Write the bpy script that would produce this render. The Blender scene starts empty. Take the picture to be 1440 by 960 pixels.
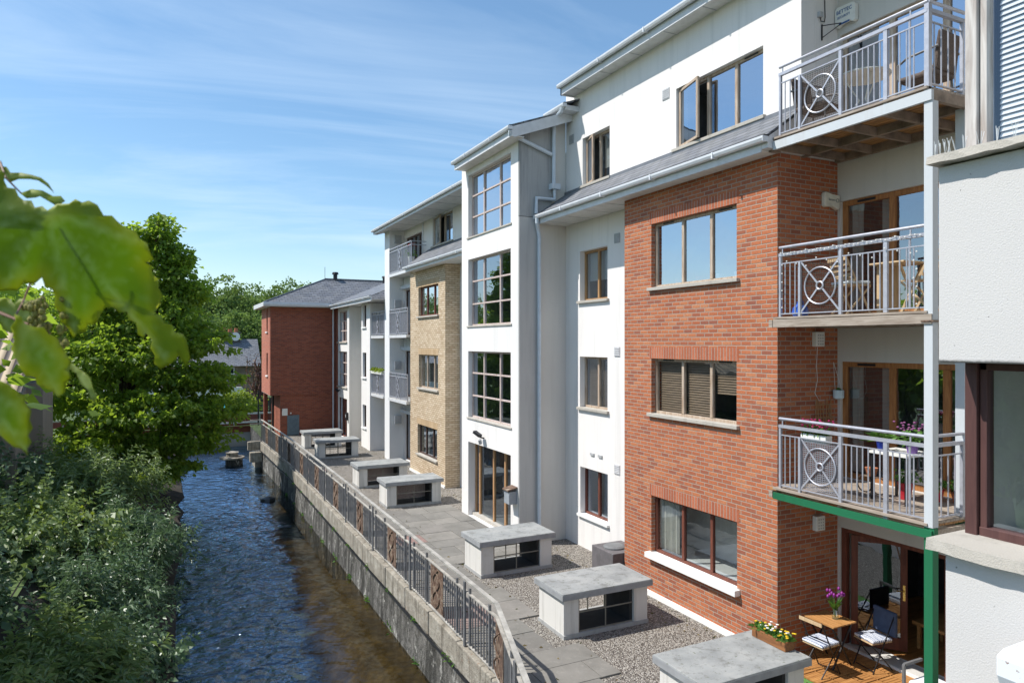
import bpy, bmesh, math, random
import numpy as np
from mathutils import Vector, Matrix
from mathutils.geometry import delaunay_2d_cdt
random.seed(7); RNG = np.random.default_rng(7)
S = bpy.context.scene; COL = S.collection
R = math.radians; PI = math.pi

# ------------------------------------------------------------------ objects
def tag(o, label=None, cat=None, group=None, kind=None):
    if label: o['label'] = label
    if cat: o['category'] = cat
    if group: o['group'] = group
    if kind: o['kind'] = kind
    return o
def wloc(o):
    v = Vector((0, 0, 0))
    while o: v += o.location; o = o.parent
    return v
def thing(name, loc, label, cat, group=None):
    o = bpy.data.objects.new(name, None); COL.objects.link(o)
    o.empty_display_size = 0.1; o.location = loc
    return tag(o, label, cat, group)
def link(name, me, mat, parent=None, loc=None):
    o = bpy.data.objects.new(name, me); COL.objects.link(o)
    if mat: me.materials.append(mat)
    if parent: o.parent = parent
    if loc is not None: o.location = loc
    return o
def copy_tree(o, parent=None):
    c = o.copy(); COL.objects.link(c); c.parent = parent
    for ch in list(o.children): copy_tree(ch, c)
    return c
class MB:
    def __init__(s): s.v = []; s.f = []
    def quad(s, *p):
        n = len(s.v); s.v += [tuple(q) for q in p]; s.f.append(tuple(range(n, n+len(p)))); return s
    def box(s, x0, x1, y0, y1, z0, z1):
        if x0 > x1: x0, x1 = x1, x0
        if y0 > y1: y0, y1 = y1, y0
        if z0 > z1: z0, z1 = z1, z0
        n = len(s.v)
        s.v += [(x0,y0,z0),(x1,y0,z0),(x1,y1,z0),(x0,y1,z0),(x0,y0,z1),(x1,y0,z1),(x1,y1,z1),(x0,y1,z1)]
        s.f += [tuple(n+i for i in f) for f in ((0,3,2,1),(4,5,6,7),(0,1,5,4),(1,2,6,5),(2,3,7,6),(3,0,4,7))]
        return s
    def bar(s, a, b, w, h=None, up=(0,0,1)):
        h = h or w; a = Vector(a); b = Vector(b); d = (b-a).normalized(); up = Vector(up)
        if abs(d.dot(up)) > .98: up = Vector((0,1,0))
        r = d.cross(up).normalized(); u = r.cross(d)
        n = len(s.v)
        for p in (a, b):
            for i, j in ((-1,-1),(1,-1),(1,1),(-1,1)): s.v.append(tuple(p + r*(i*w/2) + u*(j*h/2)))
        s.f += [(n,n+3,n+2,n+1),(n+4,n+5,n+6,n+7)] + [(n+i, n+(i+1)%4, n+4+(i+1)%4, n+4+i) for i in range(4)]
        return s
    def tube(s, pts, rad, k=8, cap=True):
        pts = [Vector(p) for p in pts]
        if not hasattr(rad, '__len__'): rad = [rad]*len(pts)
        base = len(s.v); prev = None
        for i, p in enumerate(pts):
            d = (pts[min(i+1,len(pts)-1)] - pts[max(i-1,0)]).normalized()
            if prev is None:
                r = d.cross(Vector((0,0,1)))
                if r.length < .05: r = d.cross(Vector((0,1,0)))
            else: r = prev - d*prev.dot(d)
            r.normalize(); prev = r; u = r.cross(d)
            for j in range(k):
                t = 2*PI*j/k; s.v.append(tuple(p + (r*math.cos(t)+u*math.sin(t))*rad[i]))
        for i in range(len(pts)-1):
            for j in range(k):
                a = base+i*k+j; b = base+i*k+(j+1)%k; s.f.append((a, b, b+k, a+k))
        if cap:
            s.f.append(tuple(base+j for j in range(k))[::-1]); s.f.append(tuple(base+(len(pts)-1)*k+j for j in range(k)))
        return s
    def lathe(s, c, prof, k=16):
        base = len(s.v)
        for r, z in prof:
            for j in range(k):
                t = 2*PI*j/k; s.v.append((c[0]+r*math.cos(t), c[1]+r*math.sin(t), c[2]+z))
        for i in range(len(prof)-1):
            for j in range(k):
                a = base+i*k+j; b = base+i*k+(j+1)%k; s.f.append((a, b, b+k, a+k))
        s.f.append(tuple(base+j for j in range(k))[::-1]); s.f.append(tuple(base+(len(prof)-1)*k+j for j in range(k)))
        return s
    def ring(s, c, r, w, axis='x', k=28):
        pts = []
        for j in range(k+1):
            t = 2*PI*j/k
            pts.append((c[0], c[1]+r*math.cos(t), c[2]+r*math.sin(t)) if axis == 'x' else (c[0]+r*math.cos(t), c[1]+r*math.sin(t), c[2]))
        return s.tube(pts, w, 6, False)
    def prism(s, poly, axis, a, b):
        n = len(s.v); k = len(poly)
        for t in (a, b):
            for p, q in poly: s.v.append({'x':(t,p,q),'y':(p,t,q),'z':(p,q,t)}[axis])
        s.f.append(tuple(range(n,n+k))[::-1]); s.f.append(tuple(range(n+k,n+2*k)))
        for i in range(k): s.f.append((n+i, n+(i+1)%k, n+k+(i+1)%k, n+k+i))
        return s
    def isles(s):
        par = list(range(len(s.v)))
        def fnd(a):
            while par[a] != a: par[a] = par[par[a]]; a = par[a]
            return a
        for f in s.f:
            for q in f[1:]: par[fnd(q)] = fnd(f[0])
        g = {}
        for f in s.f: g.setdefault(fnd(f[0]), []).append(f)
        for fs in g.values():
            m = MB(); ix = {}
            for f in fs:
                for q in f:
                    if q not in ix: ix[q] = len(m.v); m.v.append(s.v[q])
                m.f.append(tuple(ix[q] for q in f))
            yield m
    def each(s, name, mat, parent, **k): return [m.build(name, mat, parent, **k) for m in s.isles()]
    def build(s, name, mat, parent=None, bevel=0, smooth=False, tagkw=None, loc=None):
        off = wloc(parent) if parent else (Vector(loc) if loc is not None else Vector((0,0,0)))
        me = bpy.data.meshes.new(name)
        me.from_pydata([(x-off.x, y-off.y, z-off.z) for x,y,z in s.v], [], s.f)
        if smooth: me.shade_smooth()
        o = link(name, me, mat, parent)
        if parent is None: o.location = off
        if bevel:
            m = o.modifiers.new('Bevel', 'BEVEL'); m.width = bevel; m.segments = 2; m.limit_method = 'ANGLE'
        if tagkw: tag(o, **tagkw)
        return o

# ------------------------------------------------------------------ materials
MATS = {}
class N:
    def __init__(s, name):
        s.m = bpy.data.materials.new(name); s.m.use_nodes = True; s.t = s.m.node_tree
        s.b = s.t.nodes['Principled BSDF']; s.out = s.t.nodes['Material Output']; MATS[name] = s.m
        s.pos = s.n('ShaderNodeNewGeometry').outputs['Position']
    def n(s, typ, **kw):
        o = s.t.nodes.new(typ)
        for k, v in kw.items():
            if k in o.inputs: s.set(o.inputs[k], v)
            else: setattr(o, k, v)
        return o
    def set(s, inp, v):
        if isinstance(v, bpy.types.NodeSocket): s.t.links.new(v, inp)
        else: inp.default_value = v
    def math(s, op, a, b=0, c=0):
        o = s.t.nodes.new('ShaderNodeMath'); o.operation = op
        s.set(o.inputs[0], a); s.set(o.inputs[1], b); s.set(o.inputs[2], c); return o.outputs[0]
    def map(s, scale=(1,1,1), vec=None, rot=(0,0,0)):
        o = s.n('ShaderNodeMapping'); s.set(o.inputs['Vector'], vec or s.pos)
        o.inputs['Scale'].default_value = scale; o.inputs['Rotation'].default_value = rot; return o.outputs[0]
    def noise(s, scale, detail=4, rough=.55, vec=None, dist=0):
        o = s.n('ShaderNodeTexNoise'); s.set(o.inputs['Vector'], vec or s.pos)
        o.inputs['Scale'].default_value = scale; o.inputs['Detail'].default_value = detail
        o.inputs['Roughness'].default_value = rough; o.inputs['Distortion'].default_value = dist; return o.outputs['Fac']
    def ramp(s, fac, stops, interp='LINEAR'):
        o = s.n('ShaderNodeValToRGB'); s.set(o.inputs[0], fac); cr = o.color_ramp; cr.interpolation = interp
        while len(cr.elements) < len(stops): cr.elements.new(.5)
        for e, (p, c) in zip(cr.elements, stops):
            e.position = p; e.color = (*c, 1) if hasattr(c, '__len__') else (c, c, c, 1)
        return o.outputs[0]
    def mix(s, fac, a, b, mode='MIX'):
        o = s.n('ShaderNodeMix'); o.data_type = 'RGBA'; o.blend_type = mode
        for i, v in ((0, fac), (6, a), (7, b)):
            if hasattr(v, '__len__') and not isinstance(v, bpy.types.NodeSocket) and len(v) == 3: v = (*v, 1)
            s.set(o.inputs[i], v)
        return o.outputs[2]
    def bump(s, h, strength=.3, dist=.01):
        o = s.n('ShaderNodeBump'); s.set(o.inputs['Height'], h)
        o.inputs['Strength'].default_value = strength; o.inputs['Distance'].default_value = dist
        s.set(s.b.inputs['Normal'], o.outputs[0]); return o.outputs[0]
    def col(s, c, rough=.7, metal=0, spec=None):
        if hasattr(c, '__len__') and not isinstance(c, bpy.types.NodeSocket) and len(c) == 3: c = (*c, 1)
        s.set(s.b.inputs['Base Color'], c); s.set(s.b.inputs['Roughness'], rough); s.set(s.b.inputs['Metallic'], metal)
        if spec is not None: s.b.inputs['Specular IOR Level'].default_value = spec
        return s
def simple(name, c, rough=.6, metal=0, var=.12, scale=6, bump=0, spec=None):
    m = N(name); f = m.noise(scale, 5)
    c2 = tuple(x*(1-var*1.6) for x in c); c3 = tuple(min(1, x*(1+var)) for x in c)
    m.col(m.ramp(f, [(.3, c2), (.55, c), (.75, c3)]), rough, metal, spec)
    if bump: m.bump(m.noise(scale*14, 3), bump, .004)
    return m.m
def render_wall(name, c, dirt=.18, streak=.25, dark=(.36,.36,.34), b=.35, algae=0):
    m = N(name)
    big = m.noise(.7, 5); st = m.noise(1.0, 6, .65, m.map((3.5,3.5,.22)))
    base = m.mix(m.ramp(big, [(.35, 0), (.8, dirt)]), c, tuple(x*.8 for x in c))
    base = m.mix(m.ramp(st, [(.52, 0), (.78, streak)]), base, dark)
    fine = m.noise(55, 3)
    if algae:
        thin = m.ramp(m.noise(1, 7, .7, m.map((9,9,.16))), [(.56,0),(.70,algae)]); base = m.mix(thin, base, tuple(x*.62 for x in c))
        patch = m.ramp(m.noise(1.9, 7, .75, m.map((1,1,1.6))), [(.60,0),(.72,algae*.8)]); base = m.mix(patch, base, (c[0]*.70,c[1]*.72,c[2]*.62))
    base = m.mix(m.ramp(fine, [(.3, .10), (.6, 0)]), base, tuple(x*.75 for x in c))
    m.col(base, .9, 0, .2); m.bump(m.noise(85, 4), b, .006); return m.m
def speckle(mt):
    t = mt.node_tree; b = t.nodes['Principled BSDF']; l = b.inputs['Base Color'].links[0]; src = l.from_socket; m = N.__new__(N); m.m = mt; m.t = t; m.b = b
    m.pos = m.n('ShaderNodeNewGeometry').outputs['Position']; sp = m.n('ShaderNodeSeparateXYZ'); m.set(sp.inputs[0], m.pos)
    spots = m.ramp(m.noise(26, 2, .4), [(.73,0),(.77,.7)]); c = m.mix(spots, src, (.12,.12,.115))
    band = m.math('SUBTRACT', 1, m.math('MINIMUM', m.math('MULTIPLY', m.math('ABSOLUTE', m.math('SUBTRACT', sp.outputs[2], 4.93)), 22), 1))
    c = m.mix(m.ramp(m.math('MULTIPLY', band, m.math('ADD', m.noise(9, 6, .75), .25)), [(.30,0),(.6,.85)]), c, (.09,.09,.085)); m.set(b.inputs['Base Color'], c)
def brick(name, cols, mortar, bw=.225, bh=.075, soldier=False, mw=.011):
    m = N(name)
    geo = m.n('ShaderNodeNewGeometry'); sn = m.n('ShaderNodeSeparateXYZ'); m.set(sn.inputs[0], geo.outputs['True Normal'])
    sp = m.n('ShaderNodeSeparateXYZ'); m.set(sp.inputs[0], m.pos)
    isx = m.math('GREATER_THAN', m.math('ABSOLUTE', sn.outputs[0]), .5)
    u = m.math('ADD', m.math('MULTIPLY', sp.outputs[1], isx), m.math('MULTIPLY', m.math('ADD', sp.outputs[0], 3.3), m.math('SUBTRACT', 1, isx)))
    v = sp.outputs[2]
    if soldier: bw, bh = .075, .4
    row = m.math('FLOOR', m.math('DIVIDE', v, bh)) if not soldier else m.math('MULTIPLY', v, 0)
    uu = m.math('ADD', m.math('DIVIDE', u, bw), m.math('MULTIPLY', m.math('MODULO', m.math('ADD', row, 200), 2), .5))
    colm = m.math('FLOOR', uu)
    wn = m.n('ShaderNodeTexWhiteNoise', noise_dimensions='2D'); cb = m.n('ShaderNodeCombineXYZ')
    m.set(cb.inputs[0], colm); m.set(cb.inputs[1], row); m.set(wn.inputs['Vector'], cb.outputs[0])
    stops = [(i/len(cols), c) for i, c in enumerate(cols)]
    bc = m.ramp(wn.outputs['Value'], stops, 'CONSTANT')
    bc = m.mix(m.ramp(m.noise(1.1, 4), [(.3, .45), (.65, 0)]), bc, cols[0], 'MIX'); bc = m.mix(m.ramp(m.noise(.55, 5, .6), [(.45, 0), (.75, .25)]), bc, tuple(min(1,x*1.35) for x in cols[3%len(cols)]))
    bc = m.mix(m.ramp(m.noise(40, 3), [(.35, .35), (.65, 0)]), bc, tuple(x*.45 for x in cols[0]))
    fu = m.math('FRACT', uu); eu = m.math('MULTIPLY', m.math('MINIMUM', fu, m.math('SUBTRACT', 1, fu)), bw)
    if soldier: e = eu
    else:
        fv = m.math('FRACT', m.math('DIVIDE', v, bh)); ev = m.math('MULTIPLY', m.math('MINIMUM', fv, m.math('SUBTRACT', 1, fv)), bh)
        e = m.math('MINIMUM', eu, ev)
    wob = m.math('ADD', e, m.math('MULTIPLY', m.math('SUBTRACT', m.noise(30, 2), .5), .006))
    mo = m.ramp(m.math('DIVIDE', wob, mw), [(.42, 0), (.75, 1)])
    mcol = m.mix(m.noise(5, 4), tuple(x*.7 for x in mortar), mortar)
    stain = m.ramp(m.noise(.9, 5, .65, m.map((1.6,1.6,.5))), [(.55, 0), (.85, .28)])
    final = m.mix(stain, m.mix(mo, mcol, bc), (.08,.055,.045))
    m.col(final, .9, 0, .2)
    h = m.math('ADD', mo, m.math('MULTIPLY', m.noise(70, 3), .5)); m.bump(h, .7, .008); return m.m
def schlick(m, f0, nrm=None):
    g = m.n('ShaderNodeNewGeometry'); d = m.n('ShaderNodeVectorMath', operation='DOT_PRODUCT'); m.set(d.inputs[0], nrm or g.outputs['Normal']); m.set(d.inputs[1], g.outputs['Incoming'])
    c = m.math('SUBTRACT', 1, m.math('MINIMUM', m.math('ABSOLUTE', d.outputs['Value']), 1))
    return m.math('ADD', f0, m.math('MULTIPLY', m.math('POWER', c, 5), 1-f0))
def glass(name, refl=.45, tint=(.55,.6,.62)):
    m = N(name); t = m.t; t.nodes.remove(m.b)
    fac = m.math('ADD', m.math('MULTIPLY', schlick(m, .04), 1.8), refl); fac = m.math('MINIMUM', fac, .92)
    gl = m.n('ShaderNodeBsdfGlossy'); gl.inputs['Color'].default_value = (.80,.89,1,1); gl.inputs['Roughness'].default_value = .015
    bm = m.n('ShaderNodeBump'); m.set(bm.inputs['Height'], m.noise(1.7, 2)); bm.inputs['Strength'].default_value = .12; bm.inputs['Distance'].default_value = .02
    m.set(gl.inputs['Normal'], bm.outputs[0])
    tr = m.n('ShaderNodeBsdfTransparent'); tr.inputs[0].default_value = (*tint, 1)
    mx = m.n('ShaderNodeMixShader'); m.set(mx.inputs[0], fac); m.set(mx.inputs[1], tr.outputs[0]); m.set(mx.inputs[2], gl.outputs[0])
    m.set(m.out.inputs['Surface'], mx.outputs[0]); return m.m
def leafmat(name, stops, trans=.35, tcol=(.25,.42,.03), rough=.5, spec=.35, big=.35):
    m = N(name); geo = m.n('ShaderNodeNewGeometry')
    c = m.ramp(geo.outputs['Random Per Island'], stops)
    c = m.mix(m.ramp(m.noise(big, 3), [(.35, 0), (.7, .5)]), c, stops[-1][1])
    m.col(c, rough, 0, spec)
    tl = m.n('ShaderNodeBsdfTranslucent'); tl.inputs[0].default_value = (*tcol, 1)
    mx = m.n('ShaderNodeMixShader'); mx.inputs[0].default_value = trans
    m.set(mx.inputs[1], m.b.outputs[0]); m.set(mx.inputs[2], tl.outputs[0]); m.set(m.out.inputs['Surface'], mx.outputs[0]); return m.m
def wood(name, c1, c2, axis='z', rough=.55, scale=9):
    m = N(name); sc = {'z':(scale*3,scale*3,scale*.3),'y':(scale*3,scale*.3,scale*3),'x':(scale*.3,scale*3,scale*3)}[axis]
    f = m.noise(1, 5, .6, m.map(sc), .6); m.col(m.ramp(f, [(.3, c2), (.65, c1)]), rough, 0, .3); m.bump(f, .3, .003); return m.m

WHITE = render_wall('white_render', (.79,.765,.74), .35, .3, algae=.13)
GREYR = render_wall('grey_render', (.60,.585,.555), .3, .25, algae=.1)
TAN = render_wall('warm_render', (.68,.655,.61), .3, .25, algae=.1)
NEARR = render_wall('roughcast_render', (.60,.585,.57), .3, .16, b=.5)
speckle(NEARR)
CONC = render_wall('stained_concrete', (.40,.405,.40), .6, .9, (.11,.115,.12))
CONCL = render_wall('pale_concrete', (.52,.515,.50), .5, .55, (.25,.25,.245))
SILLM = render_wall('weathered_stone', (.46,.43,.38), .5, .5, (.13,.12,.10), .9)
SILLW = render_wall('painted_sill', (.80,.80,.78), .2, .1)
BRICK = brick('red_brick', [(.43,.138,.064),(.47,.155,.072),(.40,.126,.062),(.50,.185,.086),(.45,.146,.068),(.36,.118,.064),(.52,.215,.108),(.27,.098,.068),(.47,.158,.074),(.34,.112,.064)], (.42,.345,.28), mw=.013)
SOLD = brick('soldier_brick', [(.42,.135,.068),(.48,.155,.08),(.36,.11,.06),(.50,.17,.09),(.40,.125,.065)], (.44,.38,.33), soldier=True)
DBRICK = brick('dark_red_brick', [(.33,.10,.06),(.39,.12,.07),(.29,.088,.055),(.36,.11,.062),(.24,.075,.05)], (.27,.17,.13))
YBRICK = brick('yellow_brick', [(.62,.495,.345),(.68,.55,.40),(.56,.435,.30),(.72,.595,.44),(.64,.505,.355),(.50,.375,.25)], (.36,.26,.16), mw=.014)
YSOLD = brick('yellow_soldier_brick', [(.54,.38,.22),(.60,.44,.27),(.50,.35,.20)], (.42,.34,.26), soldier=True)
FASC = simple('painted_fascia', (.62,.63,.64), .45, 0, .06)
GUT = simple('white_gutter_plastic', (.68,.70,.73), .3, 0, .05)
PIPE = simple('pale_blue_pipe', (.60,.66,.72), .35, 0, .05)
SOFF = simple('soffit_board', (.70,.69,.66), .7, 0, .08)
def slate():
    m = N('roof_slate'); br = m.n('ShaderNodeTexBrick'); cb = m.n('ShaderNodeCombineXYZ'); sp = m.n('ShaderNodeSeparateXYZ'); m.set(sp.inputs[0], m.pos)
    geo = m.n('ShaderNodeNewGeometry'); sn = m.n('ShaderNodeSeparateXYZ'); m.set(sn.inputs[0], geo.outputs['True Normal'])
    isx = m.math('GREATER_THAN', m.math('ABSOLUTE', sn.outputs[0]), m.math('ABSOLUTE', sn.outputs[1]))
    u = m.math('ADD', m.math('MULTIPLY', sp.outputs[1], isx), m.math('MULTIPLY', sp.outputs[0], m.math('SUBTRACT', 1, isx)))
    m.set(cb.inputs[0], u); m.set(cb.inputs[1], m.math('MULTIPLY', sp.outputs[2], 1.0)); m.set(br.inputs['Vector'], cb.outputs[0])
    br.inputs['Scale'].default_value = 1; br.inputs['Brick Width'].default_value = .3; br.inputs['Row Height'].default_value = .11; br.inputs['Mortar Size'].default_value = .012
    br.inputs['Color1'].default_value = (.115,.125,.145,1); br.inputs['Color2'].default_value = (.19,.20,.225,1); br.inputs['Mortar'].default_value = (.03,.033,.04,1)
    c = m.mix(m.ramp(m.noise(3, 5), [(.4,0),(.75,.4)]), br.outputs[0], (.23,.225,.205)); m.col(c, .6); m.bump(br.outputs['Fac'], -.6, .015); return m.m
SLATE = slate()
FW = wood('weathered_window_wood', (.52,.43,.34), (.30,.20,.13))
FHON = wood('honey_window_wood', (.46,.28,.13), (.26,.13,.06))
FOAK = wood('oak_door_wood', (.42,.19,.065), (.24,.095,.035))
FRED = wood('red_brown_window_wood', (.19,.062,.038), (.10,.035,.025))
FDARK = wood('dark_window_wood', (.10,.058,.045), (.05,.032,.028))
FPINK = wood('faded_window_wood', (.60,.52,.48), (.42,.30,.25))
FGREY = wood('silvered_window_wood', (.60,.57,.54), (.33,.28,.25), scale=6)
FNEAR = wood('plum_window_wood', (.105,.05,.045), (.075,.035,.033))
GL = glass('window_glass', .22, (.7,.74,.76)); GLS = glass('sky_window_glass', .45, (.55,.6,.65)); GLD = glass('shaded_door_glass', .08, (.75,.78,.78)); GLN = glass('clear_glass', .04, (.85,.88,.88))
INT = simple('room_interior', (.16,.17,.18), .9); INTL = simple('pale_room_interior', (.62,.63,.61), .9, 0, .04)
CURT = simple('cream_curtain', (.62,.60,.53), .9, 0, .05); BLINDW = simple('white_blind', (.78,.78,.74), .6, 0, .03)
BLINDB = wood('brown_wooden_blind', (.27,.19,.125), (.17,.12,.08), 'y')
GALV = simple('galvanised_steel', (.43,.44,.49), .42, .3, .1, 12)
GALVD = simple('dull_galvanised_steel', (.20,.20,.205), .6, .3, .2, 7)
POSTW = render_wall('painted_steel_post', (.54,.575,.60), .4, .35, (.30,.20,.14), .05)
GREEN = render_wall('green_painted_steel', (.02,.15,.07), .5, .5, (.02,.07,.035), .05); GREEN.node_tree.nodes['Principled BSDF'].inputs['Roughness'].default_value = .5
BLACKM = simple('black_metal', (.02,.02,.023), .45, .3)
TEAK = wood('patio_wood', (.50,.25,.085), (.30,.13,.04), 'x', scale=5); TABLEW = wood('acacia_slats', (.52,.27,.10), (.34,.16,.05), 'y')
BEECH = wood('beech_wood', (.62,.46,.28), (.45,.31,.17)); DECKW = wood('weathered_decking', (.42,.36,.30), (.24,.19,.15), 'y')
DECKR = wood('underside_boards', (.50,.27,.11), (.20,.11,.05), 'y')
PLW = simple('white_plastic', (.78,.78,.74), .4, 0, .05); PLG = simple('grey_plastic', (.42,.43,.44), .5)
TERRA = simple('terracotta', (.42,.15,.07), .8); REDP = simple('red_pot_glaze', (.42,.02,.035), .3); BLUEP = simple('blue_pot_glaze', (.02,.04,.25), .2); PURP = simple('purple_pot', (.16,.08,.30), .4)
DBLUE = simple('navy_fabric', (.06,.085,.15), .9, 0, .15, 10); WICK = simple('dark_wicker', (.10,.07,.055), .7, 0, .3, 60, .5)
PINK = simple('magenta_petals', (.45,.02,.14), .6, 0, .3, 30); YEL = simple('yellow_petals', (.75,.50,.02), .6, 0, .2, 30); WPET = simple('white_petals', (.8,.78,.76), .6); TUL = simple('purple_petals', (.25,.02,.25), .5, 0, .2, 30)
def concrete_top():
    m = N('asphalt_felt_top'); c = m.ramp(m.noise(2.2, 6, .6), [(.3,(.22,.23,.23)),(.55,(.31,.32,.315)),(.75,(.38,.38,.365))])
    c = m.mix(m.ramp(m.noise(5, 6, .75), [(.52,0),(.64,.75)]), c, (.15,.15,.14)); c = m.mix(m.ramp(m.noise(17, 4, .7), [(.62,0),(.68,.7)]), c, (.10,.11,.06)); m.col(c, .85); m.bump(m.noise(60, 4), .5, .006); return m.m
FELT = concrete_top()
HOUS = render_wall('vent_housing_render', (.68,.665,.63), .5, .9, (.24,.23,.20), algae=.6)
MESHI = simple('dark_cavity', (.03,.03,.03), .9)
def rust():
    m = N('rusted_panel'); f = m.noise(5, 6, .65, None, 1.2); m.col(m.ramp(f, [(.35,(.07,.04,.028)),(.5,(.15,.09,.06)),(.62,(.24,.18,.13)),(.75,(.34,.31,.27))]), .85); m.bump(m.noise(12, 5, .6, None, 1.5), .8, .02); return m.m
RUST = rust()
def wallstone():
    m = N('river_wall_stone')
    big = m.noise(1.3, 6, .62, m.map((1,1,.8))); st = m.noise(1, 6, .7, m.map((2.4,2.4,.35)), .8)
    c = m.ramp(big, [(.3,(.10,.097,.088)),(.5,(.20,.19,.175)),(.7,(.32,.305,.28))])
    c = m.mix(m.ramp(st, [(.42,0),(.58,.9)]), c, (.035,.034,.03))
    c = m.mix(m.ramp(m.noise(4.5,6,.75), [(.45,0),(.60,.75)]), c, (.06,.057,.05)); c = m.mix(m.ramp(m.noise(2.6,5,.75,m.map((1.5,1.5,.8))), [(.57,0),(.66,.85)]), c, (.60,.58,.53))
    c = m.mix(m.ramp(m.noise(3.3,5,.7,m.map((1.2,1.2,1))), [(.64,0),(.75,.6)]), c, (.10,.13,.04))
    m.col(c, .9, 0, .2); m.bump(m.noise(8, 8, .75), 1.0, .07); return m.m
RWALL = wallstone()
def beamstone():
    m = N('coping_concrete'); c = m.ramp(m.noise(2.5, 6, .7, m.map((1,1,1.5))), [(.3,(.22,.195,.16)),(.5,(.33,.30,.25)),(.7,(.46,.43,.37))])
    c = m.mix(m.ramp(m.noise(1, 6, .7, m.map((5,5,.5)), .8), [(.5,0),(.66,.75)]), c, (.10,.085,.065)); c = m.mix(m.ramp(m.noise(7,4,.7), [(.62,0),(.7,.6)]), c, (.26,.13,.06))
    m.col(c, .92, 0, .2); m.bump(m.noise(11, 6, .7), .9, .03); return m.m
BEAM = beamstone()
def gravel():
    m = N('pea_gravel'); v = m.n('ShaderNodeTexVoronoi'); m.set(v.inputs['Vector'], m.pos); v.inputs['Scale'].default_value = 40
    sp = m.n('ShaderNodeSeparateColor'); m.set(sp.inputs[0], v.outputs['Color'])
    c = m.ramp(sp.outputs[0], [(0,(.16,.14,.12)),(.25,(.27,.245,.21)),(.5,(.37,.34,.30)),(.75,(.46,.43,.38)),(1,(.62,.585,.53))])
    c = m.mix(m.ramp(v.outputs['Distance'], [(.35,0),(.8,.85)]), c, (.07,.06,.055)); c = m.mix(m.ramp(m.noise(.8,5), [(.4,0),(.8,.35)]), c, (.20,.185,.16))
    m.col(c, .9, 0, .2); m.bump(m.math('SUBTRACT', 1, v.outputs['Distance']), 1, .03); return m.m
GRAV = gravel()
def paving():
    m = N('paving_slabs'); geo = m.n('ShaderNodeNewGeometry')
    c = m.ramp(geo.outputs['Random Per Island'], [(0,(.17,.16,.145)),(.35,(.21,.20,.18)),(.7,(.25,.235,.21)),(.95,(.22,.205,.185)),(.96,(.27,.165,.145)),(1,(.28,.17,.15))])
    c = m.mix(m.ramp(m.noise(1.6,6,.7), [(.38,0),(.7,.7)]), c, (.13,.125,.11)); c = m.mix(m.ramp(m.noise(9,5,.7), [(.55,0),(.75,.35)]), c, (.38,.36,.32))
    m.col(c, .85); m.bump(m.noise(30,5), .4, .006); return m.m
PAVE = paving()
SOIL = simple('bank_soil', (.028,.022,.014), .95, 0, .4, 3, .6)
GRASS = simple('grass_ground', (.07,.11,.03), .95, 0, .35, .6, .4)
TURF = simple('artificial_grass', (.10,.25,.05), .9, 0, .3, 80, .5)
BARK = simple('tree_bark', (.10,.08,.06), .9, 0, .35, 8, .6)
def water():
    m = N('river_water_surface'); t = m.t; t.nodes.remove(m.b)
    n1 = m.noise(1.0, 1.5, .5, m.map((2.3,2.7,1), rot=(0,0,R(14))), .5); n2 = m.noise(1.0, 3, .6, m.map((6,7,1), rot=(0,0,R(-12))), .4); n3 = m.noise(.5, 2)
    h = m.math('ADD', m.math('MULTIPLY', n1, 1.0), m.math('MULTIPLY', n2, .26)); h = m.math('MULTIPLY', h, m.math('ADD', n3, .5))
    bp = m.n('ShaderNodeBump'); m.set(bp.inputs['Height'], h); bp.inputs['Strength'].default_value = 1; bp.inputs['Distance'].default_value = .20
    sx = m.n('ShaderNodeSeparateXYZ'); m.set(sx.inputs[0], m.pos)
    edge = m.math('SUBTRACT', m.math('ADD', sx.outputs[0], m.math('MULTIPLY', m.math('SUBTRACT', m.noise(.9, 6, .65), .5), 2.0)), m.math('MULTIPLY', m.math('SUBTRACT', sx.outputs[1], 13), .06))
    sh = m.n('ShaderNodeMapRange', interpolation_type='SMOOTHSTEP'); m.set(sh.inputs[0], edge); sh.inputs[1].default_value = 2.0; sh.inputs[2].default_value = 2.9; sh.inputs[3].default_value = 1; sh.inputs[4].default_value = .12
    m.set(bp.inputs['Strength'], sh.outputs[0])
    fr = schlick(m, .02, bp.outputs[0]); kk = m.math('MULTIPLY', sh.outputs[0], 4.6)  # reflectance boosted midstream, cut by mask near the wall to darken its reflection
    gl = m.n('ShaderNodeBsdfGlossy'); gl.inputs['Color'].default_value = (.60,.79,1,1); gl.inputs['Roughness'].default_value = .03; m.set(gl.inputs['Normal'], bp.outputs[0])  # blue tint put into the mirror colour to deepen the sky reflection
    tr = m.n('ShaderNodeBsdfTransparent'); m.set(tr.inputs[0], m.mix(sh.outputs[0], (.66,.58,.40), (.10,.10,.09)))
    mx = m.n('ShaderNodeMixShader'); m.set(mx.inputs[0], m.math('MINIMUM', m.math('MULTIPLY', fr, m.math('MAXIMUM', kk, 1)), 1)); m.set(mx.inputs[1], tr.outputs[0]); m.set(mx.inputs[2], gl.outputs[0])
    m.set(m.out.inputs['Surface'], mx.outputs[0]); return m.m
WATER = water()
def bed():
    m = N('river_bed_stones'); v = m.n('ShaderNodeTexVoronoi'); m.set(v.inputs['Vector'], m.pos); v.inputs['Scale'].default_value = 7
    sx = m.n('ShaderNodeSeparateXYZ'); m.set(sx.inputs[0], m.pos)
    c = m.ramp(m.noise(1.3, 6, .7), [(.3,(.045,.038,.025)),(.5,(.10,.085,.055)),(.7,(.18,.155,.105))]); c = m.mix(m.ramp(v.outputs['Distance'], [(.2,0),(.8,.5)]), c, (.02,.015,.01)); m.col(c, .9); m.bump(m.noise(5,5), .6, .05); return m.m
BED = bed()
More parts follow.
